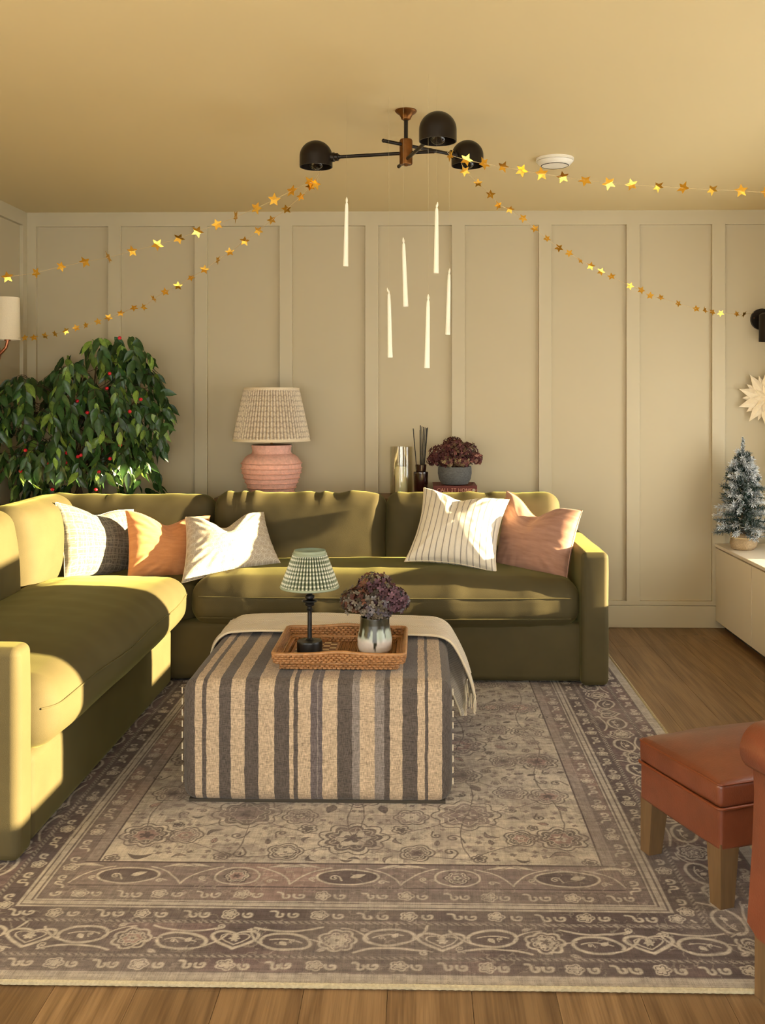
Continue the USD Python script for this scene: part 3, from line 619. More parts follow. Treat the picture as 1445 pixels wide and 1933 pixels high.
# ------------------------------------------------------------------ ottoman, throw, tray
OX0, OX1, OY0, OY1, OZ = -.762, .108, 3.138, 4.02, .408
ott = thing('ottoman', 'square ottoman upholstered in cream and charcoal striped weave', 'ottoman', ((OX0 + OX1) / 2, (OY0 + OY1) / 2, .01))
v, f = soft(OX1 - OX0, OY1 - OY0, OZ - .014, .045, ((OX0 + OX1) / 2, (OY0 + OY1) / 2, (OZ + .014) / 2), (24, 24, 14), (.004, .004, .006), .002, 3)[0]
part(ott, 'upholstery', (v, f), m_stripe, True)
part(ott, 'plinth', bx(OX0 + .02, OX1 - .02, OY0 + .02, OY1 - .02, .010, .020), m_dark)
m_cs = pm('pale_stitch', (214, 200, 172), .8)
st = []
for x in (OX0 - .004, OX1 + .004):
    for z in np.arange(.07, .37, .036): st.append(cyl((x, OY0 + .028, z), (x, OY0 + .028, z + .020), .0022, 6))
part(ott, 'stitching', cat(*st), m_cs, label='pale whip stitches down the corner seams')

def throw():
    top = OZ + .012
    # cross section over the ottoman in x: left hang, top, right hang that flares outwards
    L = [(OX0 - .022, .325), (OX0 - .02, .352), (OX0 - .008, .385), (OX0 + .03, top - .001), (OX0 + .12, top + .004), (-.35, top + .005), (OX1 - .12, top + .004), (OX1 - .035, top), (OX1 + .008, top - .02), (OX1 + .028, .365), (OX1 + .05, .315), (OX1 + .07, .26), (OX1 + .085, .195)]
    L = np.array(L); dl = np.r_[0, np.cumsum(np.linalg.norm(np.diff(L, axis=0), axis=1))]
    n = 150; s = np.linspace(0, dl[-1], n); X = np.interp(s, dl, L[:, 0]); Z = np.interp(s, dl, L[:, 1])
    k = np.ones(7) / 7; X2, Z2 = X.copy(), Z.copy(); X2[3:-3] = np.convolve(X, k, 'valid'); Z2[3:-3] = np.convolve(Z, k, 'valid')
    m = 70; t = np.linspace(0, .62, m)
    P = np.zeros((n, m, 3))
    for j, tt in enumerate(t):
        ang = -.03 * (s / dl[-1] - .5)
        y = 3.70 + tt + .02 * np.sin(s * 5 + .6) - .05 * sst(.9, 1.4, s); over = np.clip(y - (OY1 - .02), 0, None)
        yy = np.minimum(y, OY1 - .02) + .035 * np.tanh(over / .035); dz = np.where(over > 0, -np.maximum(over - .03, 0) * .9 - .008 * np.minimum(over / .03, 1), 0)
        P[:, j] = np.stack([X2, yy, Z2 + dz * (s > .08)], -1)
    ss, tt = np.meshgrid(s, t, indexing='ij')
    nx = np.gradient(P, axis=0); ny = np.gradient(P, axis=1); nn = np.cross(nx, ny); nn /= np.linalg.norm(nn, axis=2, keepdims=True) + 1e-9
    q = np.stack([ss * 3, tt * 9, ss * 0], -1)
    hang = sst(.92, 1.2, ss)
    P = P + nn * ((fbm(q, 3, 5) * .010 + .006 * np.maximum(np.sin(tt * 44 + ss * 3), 0) ** 3)[..., None] + (hang * .016 * (np.sin(tt * 38 + 1) + 1) / 2)[..., None])
    v1, f1 = grid(P + nn * .004); v2, f2 = grid(P)
    uv = np.stack([ss, tt, tt * 0], -1).reshape(-1, 3)
    up = np.cross(v1[f1[:, 1]] - v1[f1[:, 0]], v1[f1[:, 2]] - v1[f1[:, 0]])[:, 2].sum() > 0
    if not up: f1, f2 = f1[:, ::-1], f2[:, ::-1]
    o = thing('throw_blanket', 'cream waffle knit throw draped across the back of the ottoman', 'throw', (-.3, 3.85, OZ))
    rim = np.concatenate([P[:, 0], P[-1, 1:], P[-2::-1, -1], P[0, -2:0:-1]]); 
    part(o, 'knit', (np.vstack([v1, v2]), np.vstack([f1, f2[:, ::-1] + len(v1)])), m_knit, True, np.vstack([uv, uv]))
    part(o, 'hem', tube(rim, .005, 6, True), m_linen, True)
    fr = []; r = np.random.default_rng(3)
    for j in range(0, m, 2):
        p = P[-1, j]; a = p + np.array([r.uniform(-.006, .01), r.uniform(-.008, .008), -.03]); b = a + np.array([r.uniform(-.006, .008), r.uniform(-.008, .008), -.035])
        fr.append(tube([p, a, b], [.004, .0035, .002], 5))
    part(o, 'fringe', cat(*fr), m_linen, True, kind='stuff')
throw()

TY0, TY1, TX0, TX1, TZ = 3.245, 3.605, -.465, -.062, OZ + .006
tray = thing('serving_tray', 'rectangular woven rattan serving tray with flared rim on the ottoman', 'tray', ((TX0 + TX1) / 2, (TY0 + TY1) / 2, TZ))
def loop(off, z, hump=0., n=920):
    x0, x1, y0, y1, r = TX0 - off, TX1 + off, TY0 - off, TY1 + off, .02
    c = []
    for cx, cy, a0 in ((x1 - r, y1 - r, 0), (x0 + r, y1 - r, 90), (x0 + r, y0 + r, 180), (x1 - r, y0 + r, 270)):
        for a in np.radians(np.linspace(a0, a0 + 90, 7)): c.append((cx + r * math.cos(a), cy + r * math.sin(a)))
    c = np.array(c + c[:1]); d = np.r_[0, np.cumsum(np.linalg.norm(np.diff(c, axis=0), axis=1))]; s = np.linspace(0, d[-1], n, endpoint=False)
    p = np.c_[np.interp(s, d, c[:, 0]), np.interp(s, d, c[:, 1])]; mx = (x0 + x1) / 2
    zz = z + hump * np.exp(-((p[:, 0] - mx) / .07) ** 2) * ((p[:, 1] < y0 + .01) | (p[:, 1] > y1 - .01))
    return np.c_[p, zz], s
def woven(offs, zs, r, base=0, hump=0.):
    ms = []
    for i, (o, z) in enumerate(zip(offs, zs)):
        p, s = loop(o, z, hump); q, _ = loop(o + .01, z, hump); out = (q - p); out /= np.linalg.norm(out, axis=1, keepdims=True) + 1e-9
        ph = 2 * np.pi * s / s[-1] * 92 + np.pi * (i % 2)
        ms.append(tube(p + out * (.0045 * np.sin(ph))[:, None], r, 6, True))
    return cat(*ms)
part(tray, 'lower_wall', woven([-.008, -.007, -.006], [TZ + .005, TZ + .0125, TZ + .020], .0048), m_rattan, True)
part(tray, 'upper_wall', woven([.012, .014, .0155, .017], [TZ + .0275, TZ + .035, TZ + .0425, TZ + .050], .0048, hump=.004), m_rattan, True)
p, s = loop(.018, TZ + .056, .008); part(tray, 'rim', tube(p, .0062, 8, True), m_rattan2, True)
p, s = loop(.004, TZ + .024); part(tray, 'ledge', tube(p, .0055, 8, True), m_rattan2, True)
slat = [cyl((x, TY0 + .004, TZ + .004 + .0008 * (i % 2)), (x, TY1 - .004, TZ + .004 + .0008 * (i % 2)), .0034, 6) for i, x in enumerate(np.arange(TX0 + .006, TX1 - .003, .0066))]
part(tray, 'woven_base', cat(*slat), m_rattan, True)
for y in np.linspace(TY0 + .05, TY1 - .05, 3): pass

# inlaid checkerboard box lid that the lamp stands on
bz = TZ + .009
bd = thing('games_board', 'small inlaid wooden checkerboard under the little lamp', 'board', (-.362, 3.44, bz))
m_frame_wood = pm('board_frame_wood', (168, 118, 74), .5, var=.2, vscale=30, stretch=(1, 6, 1)); m_sq_l = pm('board_pale', (206, 178, 136), .5, var=.1, vscale=40); m_sq_d = pm('board_dark', (120, 76, 50), .5, var=.15, vscale=40)
part(bd, 'board_frame', bx(-.443, -.281, 3.345, 3.545, bz, bz + .010, .002, k=1), m_frame_wood)
for i in range(6):
    for j in range(8):
        x0, y0 = -.431 + i * .0235, 3.352 + j * .0235
        part(bd, 'square', bx(x0 + .0004, x0 + .0231, y0 + .0004, y0 + .0231, bz + .0092, bz + .0114), m_sq_l if (i + j) % 2 else m_sq_d)

def pleated(c, z0, z1, r0, r1, npl, colour, seg_per=8, nz=40, amp=.004):
    a = np.arange(npl * seg_per) * 2 * np.pi / (npl * seg_per); zt = np.linspace(0, 1, nz)
    A_, Zt = np.meshgrid(a, zt, indexing='ij')
    edge = sst(0, .06, Zt) * sst(0, .06, 1 - Zt)
    R = r0 + (r1 - r0) * Zt + amp * edge * np.cos(A_ * npl) * (1.15 - .3 * Zt)
    P = np.stack([R * np.cos(A_), R * np.sin(A_), z0 + (z1 - z0) * Zt], -1) + np.array([c[0], c[1], 0])
    v, f = grid(P, cu=True); Q = np.stack([(R - .003) * np.cos(A_), (R - .003) * np.sin(A_), z0 + (z1 - z0) * Zt], -1) + np.array([c[0], c[1], 0])
    v2, f2 = grid(Q, cu=True)
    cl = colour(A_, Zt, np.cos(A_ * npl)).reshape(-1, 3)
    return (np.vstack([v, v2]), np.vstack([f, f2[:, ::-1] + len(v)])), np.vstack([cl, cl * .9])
def ring(c, z, r, t, sides=8, n=64):
    a = np.arange(n) * 2 * np.pi / n; return tube(np.c_[c[0] + r * np.cos(a), c[1] + r * np.sin(a), np.full(n, z)], t, sides, True)

lc = at(585, 1200, 3.40)[:2]; lz = bz + .0114
def little_lamp():
    z = lambda v: EYE - (v - PY) * 3.40 / FPX
    t = thing('table_lamp', 'small black candlestick lamp with green gingham pleated shade on the tray', 'lamp', (lc[0], lc[1], lz))
    part(t, 'base', lathe([(0, lz), (.042, lz), (.0445, lz + .004), (.0445, lz + .034), (.042, lz + .040), (.016, lz + .043), (.010, lz + .048), (0, lz + .048)], 48, (*lc, 0)), m_black_satin)
    zt = z(1113)
    pr = [(.0085, lz + .045), (.0075, lz + .07), (.0075, zt - .075), (.010, zt - .073), (.011, zt - .069), (.0085, zt - .066), (.0085, zt - .060), (.016, zt - .056), (.0175, zt - .050), (.012, zt - .045), (.026, zt - .0425), (.027, zt - .040), (.026, zt - .0375), (.011, zt - .034), (.0165, zt - .029), (.0165, zt - .022), (.009, zt - .018), (.0125, zt - .012), (.009, zt - .005), (.007, zt + .05), (0, zt + .05)]
    part(t, 'stem', lathe(pr, 32, (*lc, 0)), m_black_satin)
    sh = part(t, 'shade', *(lambda m, c: (m, m_vshade, True, c))(*pleated(lc, z(1108), z(1046), .099, .056, 44, gingham)), label='green and cream gingham pleated shade')
    part(sh, 'trim', ring(lc, z(1108), .0995, .0045), m_sage, True)
    part(sh, 'trim', cat(ring(lc, z(1046), .0555, .005), lathe([(.0545, z(1048)), (.0575, z(1048)), (.055, z(1039)), (.052, z(1039))], 64, (*lc, 0))), m_sage, True)
    part(t, 'bulb', ball((*lc, zt + .07), .024, 2), m_white, True)
    part(sh, 'gallery', cat(*[cyl((*lc, z(1060)), (lc[0] + .06 * math.cos(a), lc[1] + .06 * math.sin(a), z(1056)), .0015, 6) for a in (0, 2.1, 4.2)]), m_black_satin)
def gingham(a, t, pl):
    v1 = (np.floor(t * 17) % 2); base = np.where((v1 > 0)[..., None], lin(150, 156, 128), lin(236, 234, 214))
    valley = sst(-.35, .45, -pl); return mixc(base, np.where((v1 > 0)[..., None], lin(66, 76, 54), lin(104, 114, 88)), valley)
little_lamp()

vc = at(708, 1200, 3.45)[:2]; vz = TZ + .0085
vase = thing('flower_vase', 'white ceramic vase with dark green drip glaze on the tray', 'vase', (*vc, vz))
pr = np.array([(0, 0), (.040, 0), (.052, .003), (.058, .012), (.0615, .028), (.0615, .045), (.0585, .062), (.0545, .08), (.0515, .10), (.051, .125), (.049, .127), (.047, .125), (.047, .03), (0, .03)])
d = np.r_[0, np.cumsum(np.linalg.norm(np.diff(pr, axis=0), axis=1))]; s = np.linspace(0, d[-1], 130); pr = np.c_[np.interp(s, d, pr[:, 0]), np.interp(s, d, pr[:, 1])]
v, f = lathe(pr + [0, vz], 96, (*vc, 0)); th = np.arctan2(v[:, 1] - vc[1], v[:, 0] - vc[0]); zz = v[:, 2] - vz
dr = fbm(np.c_[np.cos(th) * 5, np.sin(th) * 5, 0 * th], 3, 4); drip = .088 - .03 * sst(.45, .62, dr) - .045 * np.exp(-((th + 1.52) / .10) ** 2)
g1 = sst(-.006, .006, zz - drip); pale = sst(-.012, .012, zz - (.052 + .012 * (dr - .5)))
col = mixc(lin(226, 216, 206), lin(176, 186, 168), pale); col = mixc(col, mixc(lin(66, 62, 38), lin(30, 26, 16), fbm(np.c_[np.cos(th) * 9, np.sin(th) * 9, zz * 12], 2, 7)), g1)
part(vase, 'body', (v, f), m_vglaze, True, col)

def floret(r, size, kink):
    "four rounded petals cupped around a small centre"
    V, F = [], []
    for k in range(4):
        a = k * math.pi / 2 + r.uniform(-.2, .2); w = size * r.uniform(.8, 1.1)
        pts = np.array([(0, 0, 0), (.35 * w, -.33 * w, kink * .5 * w), (.8 * w, -.34 * w, kink * w), (1.02 * w, 0, kink * w * .8), (.8 * w, .34 * w, kink * w), (.35 * w, .33 * w, kink * .5 * w)])
        n = len(V) * 6; V.append(rotz_(pts, a)); F += [(n, n + 1, n + 2), (n, n + 2, n + 3), (n, n + 3, n + 4), (n, n + 4, n + 5)]
    return np.vstack(V), np.array(F)
def frame_of(n, r):
    n = n / np.linalg.norm(n); a = np.cross(n, r.normal(size=3)); a /= np.linalg.norm(a); return np.stack([a, np.cross(n, a), n])
def flower_head(c, R, count, cols, seed, size=.013):
    r = np.random.default_rng(seed); V, F, C, n = [], [], [], 0
    for i in range(count):
        z = 1 - 1.75 * (i + .5) / count; a = i * 2.39996; d = np.array([math.sqrt(max(0, 1 - z * z)) * math.cos(a), math.sqrt(max(0, 1 - z * z)) * math.sin(a), z])
        v, f = floret(r, size, r.uniform(-.1, .5)); v = v @ frame_of(d + r.normal(size=3) * .25, r) + np.asarray(c) + d * R * r.uniform(.86, 1.06) * np.array([1, 1, .85])
        b = np.asarray(cols[r.integers(len(cols))]) * r.uniform(.75, 1.25)
        V.append(v); F.append(f + n); C.append(np.tile(b, (len(v), 1)) * (np.tile([.7, .95, 1.1, 1.15, 1.1, .95], 4)[:, None])); n += len(v)
    return (np.vstack(V), np.vstack(F)), np.vstack(C)
hb = thing('hydrangea_bouquet', 'dried mauve and grey-brown hydrangea bunch in the drip glazed vase', 'flowers', (*vc, vz + .12))
mau = [lin(98, 68, 76), lin(118, 86, 94), lin(82, 56, 62)]; gre = [lin(112, 102, 88), lin(132, 122, 108), lin(90, 80, 66)]; rus = [lin(112, 74, 56), lin(92, 58, 50), lin(124, 90, 70)]; blu = [lin(128, 124, 126), lin(102, 94, 100)]
heads = [((-.055, -.03, .185), 0.0582, gre + rus), ((.05, -.03, .19), 0.0582, mau), ((.0, .0, .225), 0.0627, rus + gre + mau), ((.012, -.058, .165), 0.0515, blu + gre), ((-.065, .03, .175), 0.0515, rus + mau), ((.068, .03, .175), 0.0515, mau + blu), ((.0, .05, .19), 0.0560, mau)]
for i, (o, R, cs) in enumerate(heads):
    m, c = flower_head((vc[0] + o[0], vc[1] + o[1], vz + o[2]), R, 95, cs, 50 + i); h = part(hb, 'flower_head', m, m_vpetal, False, c)
    part(hb, 'stem', tube([(vc[0] + o[0] * .3, vc[1] + o[1] * .3, vz + .04), (vc[0] + o[0] * .5, vc[1] + o[1] * .5, vz + .12), (vc[0] + o[0], vc[1] + o[1], vz + o[2])], .0025, 6), m_stem, True)

# ------------------------------------------------------------------ console behind the sofa and what stands on it
CZ = .772
con = thing('console_table', 'narrow wooden console table hidden behind the right run of the sofa', 'table', (-.2, 5.5, 0))
part(con, 'table_top', bx(-1.12, .72, 5.345, 5.655, CZ - .035, CZ, .004), m_console)
for x in (-1.08, .68):
    for y in (5.37, 5.63): part(con, 'leg', bx(x - .02, x + .02, y - .02, y + .02, .0, CZ - .034, .003, k=1), m_console)
def big_lamp():
    Y = 5.46; c = at(513, 900, Y)[:2]; z = lambda v: EYE - (v - PY) * Y / FPX; k = Y / FPX
    t = thing('table_lamp', 'large ribbed pink terracotta lamp with cream pleated shade behind the sofa', 'lamp', (*c, CZ))
    pr = [(0, CZ), (.105, CZ), (.113, CZ + .004)]
    zs = np.linspace(CZ + .004, z(868), 140); body = np.interp(zs, [CZ, z(925), z(905), z(888), z(872), z(866)], [.113, .126, .150, .165, .164, .152])
    hr = z(868) - CZ; u = (zs - CZ) / hr * 7.6; ph = u - np.floor(u); rib = .0062 * np.exp(-((ph - .90) / .10) ** 2) + .002 * ph
    pr += [(r + q, zz) for r, q, zz in zip(body, rib, zs)]
    pr += [(.146, z(863)), (.128, z(858.5)), (.112, z(856)), (.107, z(852)), (.108, z(847)), (.112, z(842)), (.110, z(840)), (.0, z(840))]
    part(t, 'base', lathe(pr, 96, (*c, 0)), m_clay, 40)
    part(t, 'cap', lathe([(0, z(841)), (.108, z(841)), (.106, z(839.3)), (.0, z(839))], 48, (*c, 0)), m_brass)
    part(t, 'stem', cyl((*c, z(840)), (*c, z(760)), .006, 12), m_brass)
    part(t, 'bulb', ball((*c, z(790)), .03, 2, (1, 1, 1.3)), m_white, True)
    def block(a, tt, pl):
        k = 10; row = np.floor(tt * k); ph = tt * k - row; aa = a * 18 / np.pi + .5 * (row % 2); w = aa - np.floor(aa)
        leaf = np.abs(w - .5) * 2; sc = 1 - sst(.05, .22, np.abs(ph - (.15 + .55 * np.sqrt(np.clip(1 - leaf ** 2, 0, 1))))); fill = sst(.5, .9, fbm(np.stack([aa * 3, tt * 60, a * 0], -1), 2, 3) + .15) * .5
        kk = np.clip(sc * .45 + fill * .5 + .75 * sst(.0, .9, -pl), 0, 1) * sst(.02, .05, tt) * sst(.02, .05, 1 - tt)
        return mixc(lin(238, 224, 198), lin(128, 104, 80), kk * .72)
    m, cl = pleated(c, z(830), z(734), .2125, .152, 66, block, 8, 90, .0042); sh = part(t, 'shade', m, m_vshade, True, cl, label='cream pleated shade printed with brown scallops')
    part(sh, 'trim', lathe([(.2135, z(832.5)), (.217, z(832.5)), (.215, z(828.5)), (.2115, z(828.5))], 96, (*c, 0)), m_linen)
    part(sh, 'trim', lathe([(.153, z(735.5)), (.1565, z(735.5)), (.155, z(732)), (.1515, z(732))], 96, (*c, 0)), m_linen)
    part(sh, 'gallery', cat(*[cyl((*c, z(762)), (c[0] + .165 * math.cos(a), c[1] + .165 * math.sin(a), z(752)), .002, 6) for a in (.3, 2.4, 4.5)]), m_brass)
big_lamp()
def px_r(n, Y): return n * Y / FPX
Y = 5.50; c = at(758, 900, Y)[:2]; zv = lambda v, Y=Y: EYE - (v - PY) * Y / FPX
gl = thing('hurricane_glass', 'clear glass cylinder candle holder behind the sofa', 'vase', (*c, CZ))
R = px_r(21.5, Y)
part(gl, 'glass_cylinder', lathe([(0, CZ + .0005), (R, CZ + .0005), (R, zv(843)), (R - .003, zv(843)), (R - .003, CZ + .006), (0, CZ + .006)], 64, (*c, 0)), glass('hurricane', (.93, .92, .86), .03, .05))
cd = thing('pillar_candle', 'cream pillar candle inside the glass cylinder', 'candle', (*c, CZ + .007)); rc_ = px_r(11.5, Y)
part(cd, 'wax', lathe([(0, CZ + .007), (rc_, CZ + .007), (rc_, zv(883)), (rc_ - .004, zv(881)), (rc_ - .010, zv(883)), (0, zv(883))], 40, (*c, 0)), m_wax, 40)
part(cd, 'wick', cyl((*c, zv(884)), (*c, zv(877)), .001, 6), m_reed)
Y = 5.47; c = at(795, 900, Y)[:2]; zd = lambda v: EYE - (v - PY) * 5.47 / FPX
rd = thing('reed_diffuser', 'dark brown bottle with black reeds beside the candle glass', 'diffuser', (*c, CZ))
R = px_r(14, Y)
part(rd, 'bottle', lathe([(0, CZ), (R * .84, CZ), (R * .88, CZ + .004), (R, zd(893)), (R * .97, zd(890.5)), (R * .66, zd(889)), (R * .62, zd(887)), (R * .62, zd(885)), (0, zd(885))], 40, (*c, 0)), m_darkbottle, 40)
part(rd, 'collar', lathe([(R * .64, zd(889)), (R * .70, zd(888.5)), (R * .76, zd(877.5)), (R * .70, zd(876.5)), (R * .55, zd(876.8)), (0, zd(877))], 40, (*c, 0)), m_darkbottle, 40)
for u, v, dy in ((780.5, 809, 0), (794, 803, .01), (797, 805, -.01), (800, 806, .012), (803, 807, -.008), (806, 808, .004), (793.5, 812, -.012), (807.5, 807, .01)):
    top = at(u, v, Y + dy); part(rd, 'reed', cyl((c[0] + (u - 797) * .0008, c[1] + dy * .3, CZ + .03), top, .0024, 6), m_reed)
Y = 5.47; c = at(859, 900, Y)[:2]; zb = lambda v: EYE - (v - PY) * 5.47 / FPX
bt_ = zb(914.5)
bk = thing('book', 'rust red hardback lying flat under the grey flower bowl', 'book', (*c, CZ))
x0, x1 = at(818, 920, 5.40)[0], at(901, 920, 5.40)[0]
part(bk, 'cover', bx(x0, x1, 5.395, 5.635, bt_ - .0035, bt_, .001, k=1), m_book); part(bk, 'cover', bx(x0, x1, 5.395, 5.635, CZ, CZ + .0035, .001, k=1), m_book)
part(bk, 'pages', bx(x0 + .004, x1 - .004, 5.40, 5.63, CZ + .003, bt_ - .003), m_pages)
part(bk, 'spine', bx(x0, x1, 5.392, 5.397, CZ, bt_, .001, k=1), m_book)
def spine_text(s, hgt, x, z):
    m = meshkit.text_mesh(s, hgt, .0006); v, f = vf(m); return np.c_[v[:, 0] + x, 5.392 - v[:, 2], v[:, 1] + z], f
zt_ = bt_ - .034
m1 = spine_text('CALL IT HOME', .020, x0 + .022, zt_); part(bk, 'spine_title', m1, m_spine)
m2 = spine_text('AMBER LEWIS', .0085, x0 + .168, zt_ + .006); part(bk, 'spine_title', m2, m_spine)
part(bk, 'spine_emblem', cyl((x1 - .018, 5.3925, zt_ + .010), (x1 - .018, 5.3912, zt_ + .010), .008, 20), m_pages)
bw = thing('flower_bowl', 'squat charcoal stone bowl standing on the rust book', 'bowl', (*c, bt_)); R = px_r(32, Y); b0 = bt_ + .0005; hh = zb(880) - bt_
part(bw, 'body', lathe([(0, b0), (R * .62, b0), (R * .78, b0 + hh * .05), (R * .93, b0 + hh * .3), (R * 1.0, b0 + hh * .62), (R * .985, b0 + hh * .92), (R * .96, b0 + hh), (R * .88, b0 + hh), (R * .9, b0 + hh * .7), (0, b0 + hh * .6)], 64, (*c, 0)), m_pot, 40)
fl = thing('hydrangea_arrangement', 'dark burgundy hydrangea heads filling the charcoal bowl', 'flowers', (*c, b0 + hh))
bur = [lin(96, 54, 54), lin(78, 42, 44), lin(116, 72, 66)]; brn = [lin(92, 70, 50), lin(74, 52, 40)]; pk = [lin(186, 140, 122), lin(150, 98, 88), lin(206, 168, 148)]; cr = [lin(150, 132, 96), lin(120, 100, 72)]
for i, (u, v, dy, R, cs, n) in enumerate(((832, 858, 0, .062, bur, 110), (858, 850, -.03, .072, bur + brn[:1], 130), (880, 853, .0, .062, bur + brn, 110), (897, 866, -.01, .042, pk + bur, 80), (846, 872, -.05, .04, cr + bur, 70), (872, 872, -.05, .04, bur + cr, 70), (856, 842, .05, .06, brn + bur, 90), (822, 868, .02, .044, bur, 70))):
    m, cl = flower_head(at(u, v, Y + dy), R, n, cs, 80 + i, .012); part(fl, 'flower_head', m, m_vpetal, False, cl)
    p = at(u, v, Y + dy); part(fl, 'stem', tube([(c[0] + (p[0] - c[0]) * .3, c[1] + dy * .3, b0 + hh * .65), p], .003, 6), m_stem, True)
# ------------------------------------------------------------------ ceiling light with three domes
HX, HY = -.046, 3.69
cl_ = thing('ceiling_light', 'bronze three armed ceiling light with dark dome shades', 'lamp', (HX, HY, ZC))
hub = np.array([HX, HY, 0])
part(cl_, 'ceiling_rose', lathe([(0, ZC), (.040, ZC), (.041, ZC - .004), (.036, ZC - .010), (.026, ZC - .016), (.020, ZC - .026), (.017, ZC - .034), (.009, ZC - .038), (0, ZC - .038)][::-1], 48, hub), m_brass, 40)
zz = lambda v: EYE - (v - PY) * HY / FPX
part(cl_, 'drop_rod', cyl((HX, HY, ZC - .03), (HX, HY, zz(264)), .0075, 16), m_black)
part(cl_, 'hub', lathe([(0, zz(313.5)), (.006, zz(313.5)), (.006, zz(311.5)), (.022, zz(311)), (.0245, zz(309)), (.0245, zz(266)), (.022, zz(263.5)), (0, zz(263.5))], 40, hub), m_brass, 40)
for (u, v, Ys), zr, (su, sv, sY) in (((597, 298, 3.76), zz(289), (778, 287, 3.665)), ((827, 268, 3.30), zz(302), (741, 315, 3.80)), ((883, 293, 3.88), zz(274), (718, 263.5, 3.60))):
    c = at(u, v, Ys); rod_in = np.array([HX, HY, zr]); c[2] = zr
    dirv = c - rod_in; dirv[2] = 0; L = np.linalg.norm(dirv); dirv /= L
    R = .0635; tip = c - dirv * (R + .02)
    arm = part(cl_, 'arm', cyl(rod_in - dirv * .105, tip, .0066, 16), m_black)
    part(arm, 'end_cap', ball(rod_in - dirv * .105, .0072, 2), m_black, True)
    part(arm, 'socket', lathe_dir if False else tube([c - dirv * (R + .032), c - dirv * (R + .026), c - dirv * (R + .024), c - dirv * (R + .012), c - dirv * (R + .010), c - dirv * (R - .004)], [.008, .010, .015, .015, .018, .018], 24), m_black, 30)
    th = np.linspace(0, np.pi / 2, 14)
    zc = zr + .002; outer = [(R * 1.0, zc - .036), (R * 1.0, zc + .003)] + [(R * math.cos(a), zc + .003 + R * .97 * math.sin(a)) for a in th[1:]]
    inner = [((R - .003) * math.cos(a), zc + .003 + (R - .003) * .97 * math.sin(a)) for a in th[1:][::-1]] + [(R - .003, zc + .003), (R - .003, zc - .036), (R, zc - .036)]
    sh = part(cl_, 'dome_shade', lathe(outer + inner, 56, (c[0], c[1], 0)), m_black, 40)
    part(sh, 'bulb', ball((c[0], c[1], zc - .018), .030, 3, (1, 1, .95)), m_glass, True)
    part(sh, 'lamp_holder', cyl((c[0], c[1], zc + .06), (c[0], c[1], zc + .008), .014, 16), m_black)

sd = at(1048, 303, 4.44); R = .085
sm = thing('smoke_detector', 'round white smoke detector on the ceiling', 'smoke detector', (sd[0], 4.44, ZC))
part(sm, 'base', lathe([(0, ZC - .012), (R, ZC - .012), (R, ZC)], 64, (sd[0], 4.44, 0)), m_white, 30)
part(sm, 'cover', lathe([(0, ZC - .034), (R * .62, ZC - .034), (R * .80, ZC - .030), (R * .93, ZC - .018), (R * .95, ZC - .013), (0, ZC - .013)], 64, (sd[0], 4.44, 0)), m_white, 40)
part(sm, 'vent_ring', lathe([(R * .70, ZC - .0342), (R * .74, ZC - .0325), (R * .70, ZC - .031)], 64, (sd[0], 4.44, 0)), m_dark)

# ------------------------------------------------------------------ star garlands
def star_mesh(R, bend):
    o = np.array([(R * (1 if i % 2 == 0 else .47) * math.sin(i * math.pi / 5), R * (1 if i % 2 == 0 else .47) * math.cos(i * math.pi / 5)) for i in range(10)])
    p = Polygon(o); V, F, n = [], [], 0
    for side in (1, -1):
        half = p.intersection(sbox(-1, 0, 1, 1) if side > 0 else sbox(-1, -1, 1, 0))
        m = trimesh.creation.extrude_polygon(half, .0006, engine='earcut'); v, f = vf(m); a = bend * (1 if side > 0 else .4)
        y = v[:, 1].copy(); v[:, 1] = y * math.cos(a); v[:, 2] += np.abs(y) * math.sin(a); V.append(v); F.append(f + n); n += len(v)
    return np.vstack(V), np.vstack(F)
def garland(label, pts, Y0, Y1, R, ends, seed):
    r = np.random.default_rng(seed); P = []
    for u, v in pts:
        f = (u - pts[0][0]) / (pts[-1][0] - pts[0][0]); P.append(at(u, v, Y0 + (Y1 - Y0) * f))
    P = np.array(P); t = thing('star_garland', label, 'garland', P[0], group='gold star garlands')
    line = np.vstack([ends[0], P, ends[1]]); fine = []
    for i in range(len(line) - 1):
        for k in range(4): fine.append(line[i] + (line[i + 1] - line[i]) * k / 4)
    fine.append(line[-1]); part(t, 'string', tube(fine, .0009, 5), m_string, True)
    for i, p in enumerate(P):
        tg = line[i + 2] - line[i]; tg /= np.linalg.norm(tg)
        v, f = star_mesh(R * 1.1 * r.uniform(.92, 1.08), r.uniform(-.5, .6))
        ang = r.uniform(-.6, .6); v = rotz_(v, ang)
        yaw = r.choice([0, 0, 0, 1]) * r.uniform(-1.2, 1.2) + r.uniform(-.5, .5); pit = r.uniform(-.55, .55)
        # the star faces the room (-y), turned about the upright and the string
        v = np.c_[v[:, 0], -v[:, 2], v[:, 1]]
        cy, sy = math.cos(pit), math.sin(pit); v = v @ np.array([[1, 0, 0], [0, cy, sy], [0, -sy, cy]]); v = rotz_(v, yaw)
        part(t, 'star', (v + p, f), m_gold, False)
LS, NS, RS = at(606, 322, 3.76), at(845, 287, 3.36), at(868, 300, 3.84)
gA = [(597, 347), (585, 344), (551, 360), (518, 377), (484, 393), (446, 409), (410, 424), (373, 437), (338, 450), (297, 462), (250, 474), (205, 486), (161, 494), (116, 503), (68, 515), (14, 523)]
gB = [(586, 352), (568, 371), (541, 395), (513, 415), (488, 436), (462, 455), (434, 476), (411, 491), (386, 509), (361, 524), (336, 540), (312, 551), (290, 564), (271, 580), (253, 581), (228, 591), (205, 600), (185, 607), (163, 614), (144, 619), (124, 625), (104, 630), (85, 634), (64, 637), (47, 638)]
